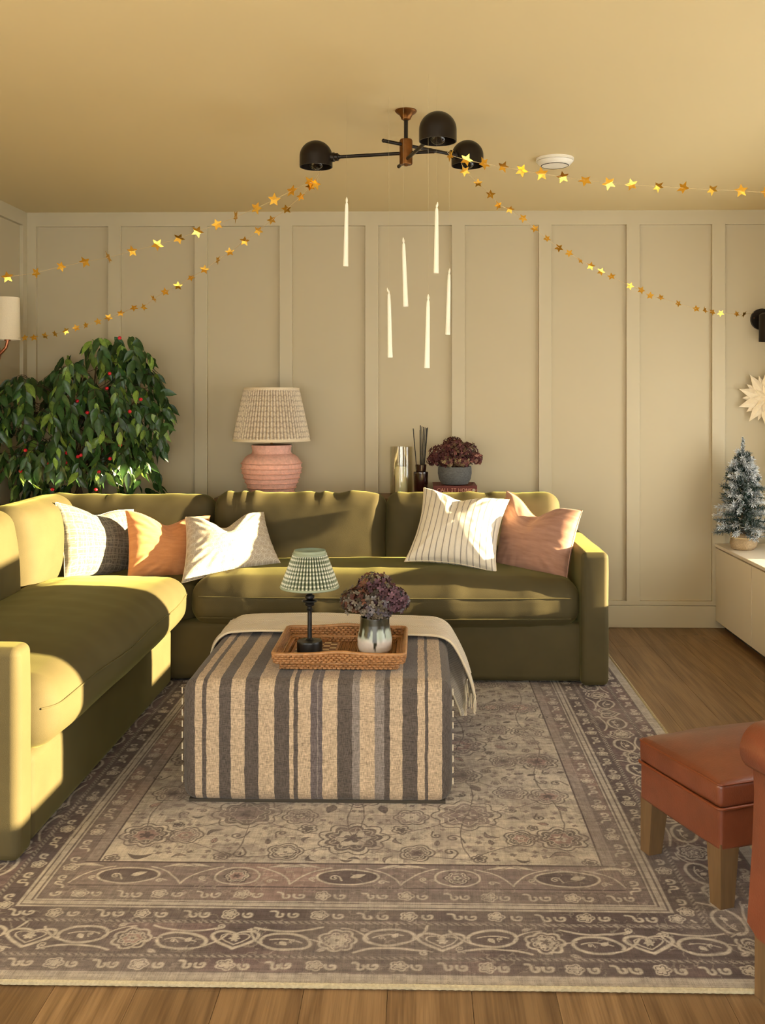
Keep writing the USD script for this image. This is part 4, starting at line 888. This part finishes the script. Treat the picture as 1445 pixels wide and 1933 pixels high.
gC = [(850, 293), (881, 302), (914, 309), (950, 315), (986, 322), (1023, 328), (1063, 334), (1105, 340), (1150, 346), (1193, 349), (1243, 352), (1291, 355), (1345, 358), (1400, 360), (1447, 364)]
gD = [(878, 323), (903, 346), (927, 367), (942, 388), (963, 395), (988, 412), (1010, 432), (1033, 451), (1056, 468), (1075, 478), (1096, 491), (1116, 502), (1135, 513), (1155, 522), (1190, 540), (1211, 548), (1228, 558), (1248, 562), (1281, 573), (1315, 583), (1331, 586), (1346, 589), (1361, 591), (1391, 593), (1405, 593)]
garland('gold star garland running from the left dome to the upper left wall', gA, 3.72, 3.95, .0235, (LS, np.array([XL + .02, 4.2, 1.80])), 1)
garland('gold star garland sagging from the left dome to the white shaded wall light', gB, 3.74, 5.22, .0195, (LS, at(26, 639, 5.3)), 2)
garland('gold star garland running right past the smoke detector', gC, 3.36, 3.62, .0225, (NS, at(1560, 372, 3.7)), 3)
garland('gold star garland sagging down to the black wall spotlight', gD, 3.85, 5.50, .0190, (RS, at(1424, 590, 5.6)), 4)

# ------------------------------------------------------------------ hanging candles
lab = ['leftmost of the six hanging white taper candles', 'hanging white taper candle directly below the nearest dome shade, level with the leftmost one', 'hanging white taper candle third from the left, leaning slightly', 'hanging white taper candle with a bent tip, second from the left', 'lowest of the six hanging white taper candles', 'rightmost of the six hanging white taper candles']
for i, (u0, v0, u1, v1, Y, tip) in enumerate(((655, 372, 653, 503, 3.50, .0), (825, 381, 824, 516, 3.36, .003), (762, 448, 766.5, 579, 3.50, -.001), (734.5, 543, 737, 675, 3.52, -.006), (809, 555, 806.5, 695, 3.28, .0), (848.5, 506, 845.5, 632, 3.62, .002))):
    top, bot = at(u0, v0, Y), at(u1, v1, Y); ax = top - bot; L = np.linalg.norm(ax); ax /= L
    t = thing('floating_candle', lab[i], 'candle', bot, group='hanging taper candles')
    prof = [(0, .0), (.0088, 0), (.0092, .002), (.0085, .03), (.0062, L * .80), (.0050, L - .027), (.0036, L - .022), (.0030, L - .021)]
    x = np.cross([0, 1, 0], ax); x /= np.linalg.norm(x); y = np.cross(ax, x); B = np.stack([x, y, ax])
    v, f = lathe(prof + [(0, L - .0205)], 28); part(t, 'taper', (v @ B + bot, f), m_candle, 40)
    v, f = lathe([(.0012, L - .022), (.0034, L - .017), (.0040, L - .012), (.0028, L - .006), (.0006, L), (0, L)], 20); v[:, 0] += tip * sst(L - .02, L, v[:, 2]); part(t, 'flame_tip', (v @ B + bot, f), m_candle, 40)
    part(t, 'hanging_thread', cyl(top - ax * .001, (top[0], top[1], ZC), .0002, 4), m_nylon)

# ------------------------------------------------------------------ wall lights and paper star
Y = 5.28; c = at(14, 600, Y); z0, z1 = EYE - (641 - PY) * Y / FPX, EYE - (560 - PY) * Y / FPX
sc = thing('wall_light', 'copper wall light with a white linen drum shade on the left wall', 'lamp', (c[0], Y, z0))
R = .066
part(sc, 'shade', lathe([(R * 1.02, z0), (R * .96, z1), (R * .93, z1), (R * .99, z0), (R * 1.02, z0)], 56, (c[0], Y, 0)), m_drum, 40)
part(sc, 'arm', tube([(c[0] + .0, Y, z0 + .05), (c[0], Y, z0 - .01), (c[0] - .008, Y, z0 - .04), (c[0] - .03, Y, z0 - .065), (XL + .03, Y, z0 - .072), (XL + .004, Y, z0 - .072)], .0085, 14), m_copper, True)
part(sc, 'wall_plate', cyl((XL, Y, z0 - .072), (XL + .014, Y, z0 - .072), .045, 32), m_copper)
part(sc, 'lamp_holder', cyl((c[0], Y, z0 - .004), (c[0], Y, z0 + .05), .016, 20), m_copper)
part(sc, 'bulb', ball((c[0], Y, z0 + .085), .026, 2, (1, 1, 1.3)), m_white, True)

c = at(1437, 603, YB); sp = thing('wall_spotlight', 'black wall spotlight with round backplate on the panelled wall', 'lamp', (c[0], YB, c[2]))
part(sp, 'backplate', cyl((c[0], YB, c[2]), (c[0], YB - .020, c[2]), .061, 40), m_black)
for a in (.6, 3.0, 5.0): part(sp, 'screw', ball((c[0] + .045 * math.cos(a), YB - .021, c[2] + .045 * math.sin(a)), .004, 1), m_brass)
part(sp, 'bracket', cyl((c[0] + .03, YB - .018, c[2] + .01), (c[0] + .045, YB - .085, c[2] + .0), .010, 16), m_black)
s0, s1 = at(1450, 590, YB - .10), at(1450, 645, YB - .10)
part(sp, 'shade', lathe([(0, s0[2]), (.030, s0[2] - .001), (.046, s0[2] - .012), (.048, s1[2]), (.044, s1[2]), (.042, s0[2] - .02), (0, s0[2] - .02)][::-1], 40, (s0[0], YB - .10, 0)), m_black, 40)
part(sp, 'bulb', ball((s0[0], YB - .10, s1[2] + .022), .022, 2), m_glass, True)

c = at(1448, 752, YB - .05); ps = thing('paper_star', 'folded cream paper star decoration hung on the panelled wall', 'decoration', (c[0], YB, c[2]))
def star_leaf(a, L, w, y, lift, slit=True):
    "a folded paper point: two faces that meet in a ridge, with thickness"
    q = np.array([(0, 0, 0), (L * .45, -w, 0), (L * .62, -w * .8, 0), (L, 0, 0), (L * .62, w * .8, 0), (L * .45, w, 0), (L * .5, 0, -lift)])
    f = [(0, 1, 6), (1, 2, 6), (2, 3, 6), (3, 4, 6), (4, 5, 6), (5, 0, 6)]; b = q.copy(); b[:, 2] += .002; b[6, 2] = .004 - lift * .4
    V = np.vstack([q, b]); F = f + [(i + 7, k + 7, j + 7) for i, j, k in f]
    rim = [0, 1, 2, 3, 4, 5]
    for i in range(6): s, e = rim[i], rim[(i + 1) % 6]; F += [(s, s + 7, e), (e, s + 7, e + 7)]
    ca, sa = math.cos(a), math.sin(a); x, h, d = V[:, 0], V[:, 1], V[:, 2]
    return np.c_[c[0] + x * ca - h * sa, c[1] + y + d, c[2] + x * sa + h * ca], np.array(F)
for k in range(10):
    a = math.radians(17 + 36 * k); part(ps, 'point', star_leaf(a, .165, .030, .0, .016), m_paperstar, False)
    part(ps, 'point', star_leaf(a + math.radians(18), .135, .026, .012, .012), m_paperstar, False)
for k in range(10): part(ps, 'inner_fold', star_leaf(math.radians(35 + 36 * k), .085, .016, -.012, .014), m_paperstar, False)
part(ps, 'hook', cyl((c[0], YB, c[2]), (c[0], c[1] + .003, c[2]), .004, 8), m_brass)

# ------------------------------------------------------------------ sideboard, little snowy tree
BX0, BX1, BY0, BY1, BZ = 1.705, 2.15, 1.90, 5.655, .487
sb = thing('sideboard', 'long low cream sideboard along the right wall', 'sideboard', ((BX0 + BX1) / 2, BY0, 0))
part(sb, 'plinth', bx(BX0 + .05, BX1, BY0 + .03, BY1 - .01, 0, .045), m_dark)
part(sb, 'carcass', bx(BX0 + .018, BX1, BY0, BY1, .04, BZ - .02), m_cream)
part(sb, 'top', bx(BX0 - .004, BX1 + .004, BY0 - .004, BY1 + .012, BZ - .018, BZ, .003, k=1), m_creamtop)
e = [5.652, 5.05, 4.43, 3.80, 3.17, 2.54, 1.904]
for i in range(6): part(sb, 'door', bx(BX0, BX0 + .017, e[i + 1] + .0025, e[i] - .0025, .046, BZ - .026, .002, k=1), m_cream)

tv = thing('television', 'flat black television standing on the sideboard in front of the low window', 'television', (1.93, 3.48, BZ))
part(tv, 'screen_body', bx(1.925, 1.955, 2.96, 4.0, BZ + .014, BZ + .64, .004, k=1), m_black_satin)
part(tv, 'screen', bx(1.922, 1.927, 2.97, 3.99, BZ + .03, BZ + .63), m_darkbottle)
part(tv, 'neck', bx(1.93, 1.95, 3.41, 3.55, BZ + .008, BZ + .08), m_black_satin)
part(tv, 'foot', bx(1.83, 2.05, 3.29, 3.67, BZ, BZ + .012, .003, k=1), m_black_satin)

TXc, TYc = at(1403, 1030, 5.44)[0], 5.44
tr = thing('christmas_tree', 'small snow flocked artificial fir tree with burlap base on the sideboard', 'christmas tree', (TXc, TYc, BZ))
r_ = np.random.default_rng(8); ztop = EYE - (829 - PY) * TYc / FPX; zbot = EYE - (1010 - PY) * TYc / FPX
lob = lambda a: 1 + .06 * np.cos(5 * a + 1)
base = lathe([(0, BZ), (.052, BZ), (.066, BZ + .012), (.070, BZ + .035), (.062, BZ + .06), (.050, BZ + .078), (.040, BZ + .088), (0, BZ + .088)], 48, (0, 0, 0)); v, f = base; a = np.arctan2(v[:, 1], v[:, 0]); k = lob(a) * (1 + .22 * (fbm(v * 45, 3, 3) - .5)); v = np.c_[v[:, 0] * k + TXc, v[:, 1] * k + TYc, v[:, 2]]
part(tr, 'burlap_base', (v, f), m_burlap, True)
part(tr, 'tie', ring((TXc, TYc), BZ + .066, .062, .004), m_string, True)
part(tr, 'trunk', cyl((TXc, TYc, BZ + .08), (TXc, TYc, ztop - .03), .010, 10, .003), m_bark)
def needles(p0, p1, n, ln, snow):
    V, F, C = [], [], []; ax = p1 - p0
    for i in range(n):
        t = r_.uniform(.05, 1); p = p0 + ax * t; d = r_.normal(size=3); d = d / np.linalg.norm(d) + ax / np.linalg.norm(ax) * .8; d /= np.linalg.norm(d)
        s = np.cross(d, r_.normal(size=3)); s /= np.linalg.norm(s); L = ln * r_.uniform(.6, 1.2); w = .0019
        V.append(np.array([p - s * w, p + s * w, p + d * L + s * w * .6, p + d * L - s * w * .6])); m = 4 * i; F += [(m, m + 1, m + 2), (m, m + 2, m + 3)]
        g = lin(40, 60, 50) * r_.uniform(.6, 1.3); wh = lin(222, 226, 226); q = np.clip(snow * (t * 1.2 - .2) + r_.uniform(-.25, .25), 0, 1)
        C += [mixc(g, wh, q * .55)] * 2 + [mixc(g, wh, min(1, q * 1.35))] * 2
    return (np.vstack(V), np.array(F)), np.vstack(C)
for i in range(150):
    t = (i / 149) ** .9; z = zbot + .015 + (ztop - zbot - .12) * t; a = i * 2.39996 + r_.uniform(-.2, .2)
    Rr = np.interp(t, [0, .15, .45, .75, .9, 1], [.150, .150, .118, .085, .05, .022]) * r_.uniform(.8, 1.12)
    p0 = np.array([TXc, TYc, z]); p1 = p0 + np.array([math.cos(a) * Rr, math.sin(a) * Rr, -.02 + .05 * t + r_.uniform(-.015, .02)])
    m, cl = needles(p0 + (p1 - p0) * .1, p1, 120, .023, r_.choice([.05, .3, .75, 1.15])); part(tr, 'branch', m, m_vneedle, False, cl)
for i in range(9):
    z = ztop - .135 + i * .0145; p0 = np.array([TXc, TYc, z]); m, cl = needles(p0, p0 + [0, 0, .03], 60, .019 - .0009 * i, .75); part(tr, 'branch', m, m_vneedle, False, cl)

# ------------------------------------------------------------------ weeping fig
FX, FY = -1.93, 5.50
fg = thing('weeping_fig', 'tall weeping fig with glossy drooping leaves in the corner behind the sofa', 'potted tree', (FX, FY, 0))
part(fg, 'pot', lathe([(0, 0), (.10, 0), (.115, .01), (.14, .26), (.145, .27), (.145, .285), (.132, .285), (.128, .25), (0, .25)], 40, (FX, FY, 0)), m_soil, 40)
rg = np.random.default_rng(21)
trunks = [np.array([(FX, FY, .24), (FX - .02, FY - .01, .6), (FX + .03, FY - .02, .95), (FX + .10, FY - .05, 1.25), (FX + .13, FY - .06, 1.5)]), np.array([(FX + .03, FY, .24), (FX + .06, FY, .6), (FX + .0, FY - .03, .95), (FX - .12, FY - .06, 1.2), (FX - .17, FY - .06, 1.36)]), np.array([(FX - .03, FY + .01, .24), (FX - .04, FY, .7), (FX + .06, FY - .04, .9), (FX + .16, FY - .06, 1.08), (FX + .22, FY - .07, 1.2)])]
for tk in trunks: part(fg, 'trunk', tube(tk, [.012, .011, .009, .007, .004], 10), m_bark, True)
sil = Polygon([(-70, 730), (0, 705), (40, 700), (80, 722), (108, 700), (128, 672), (158, 642), (185, 632), (252, 636), (278, 668), (292, 715), (314, 775), (316, 808), (296, 800), (300, 835), (312, 850), (300, 862), (276, 850), (282, 880), (300, 930), (286, 945), (270, 958), (-70, 962)])
def leaf(L, w, droop, fold):
    t = np.array([0, .12, .3, .5, .7, .86, 1.0]); wd = w * np.array([.05, .62, 1.0, .95, .62, .24, .02])
    z = -droop * L * t ** 2; x = L * t; P = np.stack([np.stack([x, -wd, z + fold * wd], 1), np.stack([x, 0 * x, z], 1), np.stack([x, wd, z + fold * wd], 1)], 1)
    return grid(P)
leaves, twigs, tries = [], [], 0
ctr = np.array([140., 900.])
while len(leaves) < 1550 and tries < 2600:
    tries += 1
    u, v = rg.uniform(-70, 310), rg.uniform(632, 955)
    if not sil.contains(shapely.Point(u, v)): continue
    Yt = rg.uniform(5.06, 5.56); p = at(u, v, Yt)
    if p[0] < XL + .06: continue
    top = np.array([FX + .12, FY - .06, 1.46]) if u > 120 else np.array([FX - .15, FY - .06, 1.32])
    out = p - np.array([FX + (.1 if u > 120 else -.1), FY - .06, p[2]]); out[2] = 0; out /= np.linalg.norm(out) + 1e-6
    n = int(rg.integers(5, 9)); q = p.copy(); had = len(leaves); d = out * .9 + np.array([0, 0, .35]); tw = [q.copy()]
    for k in range(n):
        d = d + np.array([0, 0, -.30]) + rg.normal(size=3) * .12; d /= np.linalg.norm(d); q = q + d * .028; tw.append(q.copy())
        P2 = (PX + FPX * 0, 0)
        rel = q - [0, 0, EYE]; dep = -rel[0] * math.sin(YAW) + rel[1] * math.cos(YAW); uu = PX + FPX * (rel[0] * math.cos(YAW) + rel[1] * math.sin(YAW)) / dep; vv = PY - FPX * rel[2] / dep
        if not sil.buffer(7).contains(shapely.Point(uu, vv + 8)) or q[1] > YB - .05 or q[0] < XL + .05: break
        sd_ = np.cross(d, [0, 0, 1]); sd_ /= np.linalg.norm(sd_) + 1e-6
        ax = d * .35 + sd_ * (.75 if k % 2 else -.75) * rg.uniform(.4, 1) + np.array([0, 0, -1.0]) * rg.uniform(.7, 1.4) + rg.normal(size=3) * .22; ax /= np.linalg.norm(ax)
        nn = np.array([0, -.7, .6]) + rg.normal(size=3) * .55; nn -= ax * (nn @ ax); nn /= np.linalg.norm(nn); by = np.cross(nn, ax)
        L = rg.uniform(.062, .104); lv, lf = leaf(L, L * rg.uniform(.17, .225), rg.uniform(0, .28), rg.uniform(.1, .5))
        lv = lv @ np.stack([ax, by, nn]) + q
        if lv[:, 0].min() < XL + .03 or lv[:, 1].max() > YB - .028: continue
        if (lv[:, 2].min() < .84 and lv[:, 1].min() < 5.29) or lv[:, 2].min() < .70: continue
        young = rg.random() < .20; c = (lin(116, 144, 62) if young else lin(50, 80, 38)) * rg.uniform(.6, 1.45)
        rib = np.tile([.95, 1.3, .95], 7)[:, None]
        leaves.append((lv, lf, np.tile(c, (21, 1)) * rib, q[1]))
    if len(tw) > 2 and len(leaves) > had + 3 and p[2] > .95 and p[2] < 1.52:
        base = trunks[0][-1] if u > 150 else trunks[1][-1]
        j = trunks[int(rg.integers(3))]; b = j[min(4, max(2, int((p[2] - .5) / .25)))]
        mid = (b + p) / 2 + np.array([0, 0, .01]); twigs.append(tube([b, mid] + tw, np.linspace(.0017, .0008, len(tw) + 2), 5))
part(fg, 'branches', cat(*twigs), m_bark, True, kind='stuff')
order = np.argsort([l[3] for l in leaves])
for i in order[:300]: lv, lf, lc_, _ = leaves[i]; part(fg, 'leaf', (lv, lf), m_vleaf, True, lc_)
rest = [leaves[i] for i in order[300:]]
part(fg, 'foliage', cat(*[(l[0], l[1]) for l in rest]), m_vleaf, True, np.vstack([l[2] for l in rest]), kind='stuff')
for u, v in ((226, 638), (207, 705), (202, 733), (146, 757), (174, 753), (266, 754), (245, 777), (165, 779), (166, 808), (48, 850), (93, 859), (93, 875), (126, 855), (124, 873), (147, 862), (153, 859), (39, 889), (227, 840), (187, 891), (181, 924), (99, 924), (208, 866)):
    p = at(u, v, 5.0 + .06 * rg.random()); part(fg, 'berry', ball(p, .0095, 2), m_berry, True)
    
# ------------------------------------------------------------------ leather footstool and armchair
RA = math.atan2(.36, .933)
def leg(x, y, h, w0=.050, w1=.036, sx=1, sy=1):
    q = np.array([(-1, -1), (1, -1), (1, 1), (-1, 1)]) / 2
    top = np.c_[q * w0 + [x, y], np.full(4, h)]; bot = np.c_[q * w1 + [x + sx * (w0 - w1) / 2, y + sy * (w0 - w1) / 2], np.zeros(4)]
    v = np.vstack([bot, top]); f = [(0, 1, 5), (0, 5, 4), (1, 2, 6), (1, 6, 5), (2, 3, 7), (2, 7, 6), (3, 0, 4), (3, 4, 7), (0, 3, 2), (0, 2, 1), (4, 5, 6), (4, 6, 7)]
    m = trimesh.Trimesh(v, np.array(f)); return np.array(m.vertices), np.array(m.faces)
B_, A_p = np.array([.770, 2.512]), np.array([.641, 2.850])
sw, sdp = .46, np.linalg.norm(A_p - B_)
RA2 = math.atan2(A_p[0] - B_[0], A_p[1] - B_[1]) * -1
cw_ = B_ + rotz_(np.array([[sw / 2, sdp / 2, 0]]), RA2)[0, :2]
fs = thing('footstool', 'tan leather footstool with tapered oak legs on the rug', 'footstool', (*cw_, .0095), RA2)
hz = -.0095
def L(t, name, m, mat, sm=True, **k): return part(t, name, m, mat, sm, world=False, **k)
L(fs, 'body', soft(sw, sdp, .115, .012, (0, 0, .2135 + hz), (8, 8, 4), (.003, .003, 0), .0015, 3)[0], m_leather)
cu, _ = soft(sw + .006, sdp + .006, .068, .016, (0, 0, .300 + hz), (20, 16, 4), (.003, .003, .038), .003, 5, 12.); cu_ = L(fs, 'cushion', cu, m_leather)
def rect_loop(w, d, z, r=.014):
    c = []
    for cx, cy, a0 in ((w / 2 - r, d / 2 - r, 0), (-w / 2 + r, d / 2 - r, 90), (-w / 2 + r, -d / 2 + r, 180), (w / 2 - r, -d / 2 + r, 270)):
        c += [(cx + r * math.cos(math.radians(a)), cy + r * math.sin(math.radians(a)), z) for a in np.linspace(a0, a0 + 90, 6)]
    return np.array(c)
L(fs, 'piping', tube(rect_loop(sw + .008, sdp + .008, .267 + hz), .0045, 6, True), m_piping); L(cu_, 'seam', tube(rect_loop(sw + .004, sdp + .004, .328 + hz), .0035, 6, True), m_piping)
for x in (-1, 1):
    for y in (-1, 1): L(fs, 'leg', leg(x * (sw / 2 - .031), y * (sdp / 2 - .031), .165, .058, .042, x, y) , m_oak, False)

AW, AD = .78, .80
cxy = np.array([.716, 2.166]) - rotz_(np.array([[-AW / 2, AD / 2, 0]]), RA)[0, :2]
ac = thing('armchair', 'tan leather armchair with rolled arms at the right edge', 'armchair', (*cxy, .0095), RA)
def scroll():
    pts = [(-.385, .145), (-.372, .30), (-.365, .44), (-.368, .50)]
    c0, rr = (-.345, .548), .058
    pts += [(c0[0] + rr * 1.05 * math.cos(a), c0[1] + rr * math.sin(a)) for a in np.radians(np.linspace(222, -40, 26))]
    pts += [(-.272, .46), (-.262, .30), (-.262, .145)]
    return Polygon(pts).buffer(0)
def arm_mesh(sx):
    p = scroll(); o = np.array(p.exterior.coords)[:-1]; ys = np.linspace(-AD / 2, AD / 2, 24); rng_ = []
    for y in ys:
        e = max(0, abs(y) - (AD / 2 - .02)) / .02; s = 1 - .05 * (1 - math.sqrt(max(0, 1 - e * e)))
        cxx = o.mean(0); q = (o - cxx) * s + cxx; rng_.append(np.c_[q[:, 0] * sx, np.full(len(q), y), q[:, 1] + hz])
    G = np.array(rng_); v, f = grid(G, cv=True); nv = len(o); caps = []
    m = trimesh.creation.triangulate_polygon(Polygon(rng_[0][:, [0, 2]]), engine='earcut'); 
    for k, flip in ((0, False), (len(ys) - 1, True)):
        m = trimesh.creation.triangulate_polygon(Polygon(rng_[k][:, [0, 2]]), engine='earcut'); pv = np.c_[m[0][:, 0], np.full(len(m[0]), ys[k]), m[0][:, 1]]; caps.append((pv, m[1][:, ::-1] if flip else m[1]))
    M = trimesh.Trimesh(*cat((v, f), *caps), process=False); M.merge_vertices(digits_vertex=5); M.fix_normals(); return vf(M)
for sx in (1, -1):
    am = L(ac, 'arm', arm_mesh(sx), m_leather, 40)
L(ac, 'seat_frame', bx(-.265, .265, -.33, AD / 2 - .03, .145 + hz, .30 + hz, .015), m_leather, 40)
L(ac, 'seat_cushion', soft(.525, .60, .15, .045, (0, .07, .375 + hz), (12, 12, 4), (0, .01, .03), .003, 6)[0], m_leather)
bk_, _ = soft(.60, .17, .62, .07, (0, -.33, .60 + hz), (14, 6, 14), (0, .03, .015), .004, 7, rx=.10); L(ac, 'backrest', bk_, m_leather)
L(ac, 'back_panel', bx(-.27, .27, -AD / 2, -AD / 2 + .06, .145 + hz, .62 + hz, .012), m_leather, 40)
for x in (-1, 1):
    for y in (-1, 1): L(ac, 'leg', leg(x * (AW / 2 - .045), y * (AD / 2 - .045), .15, .060, .042, x, y), m_oak, False)
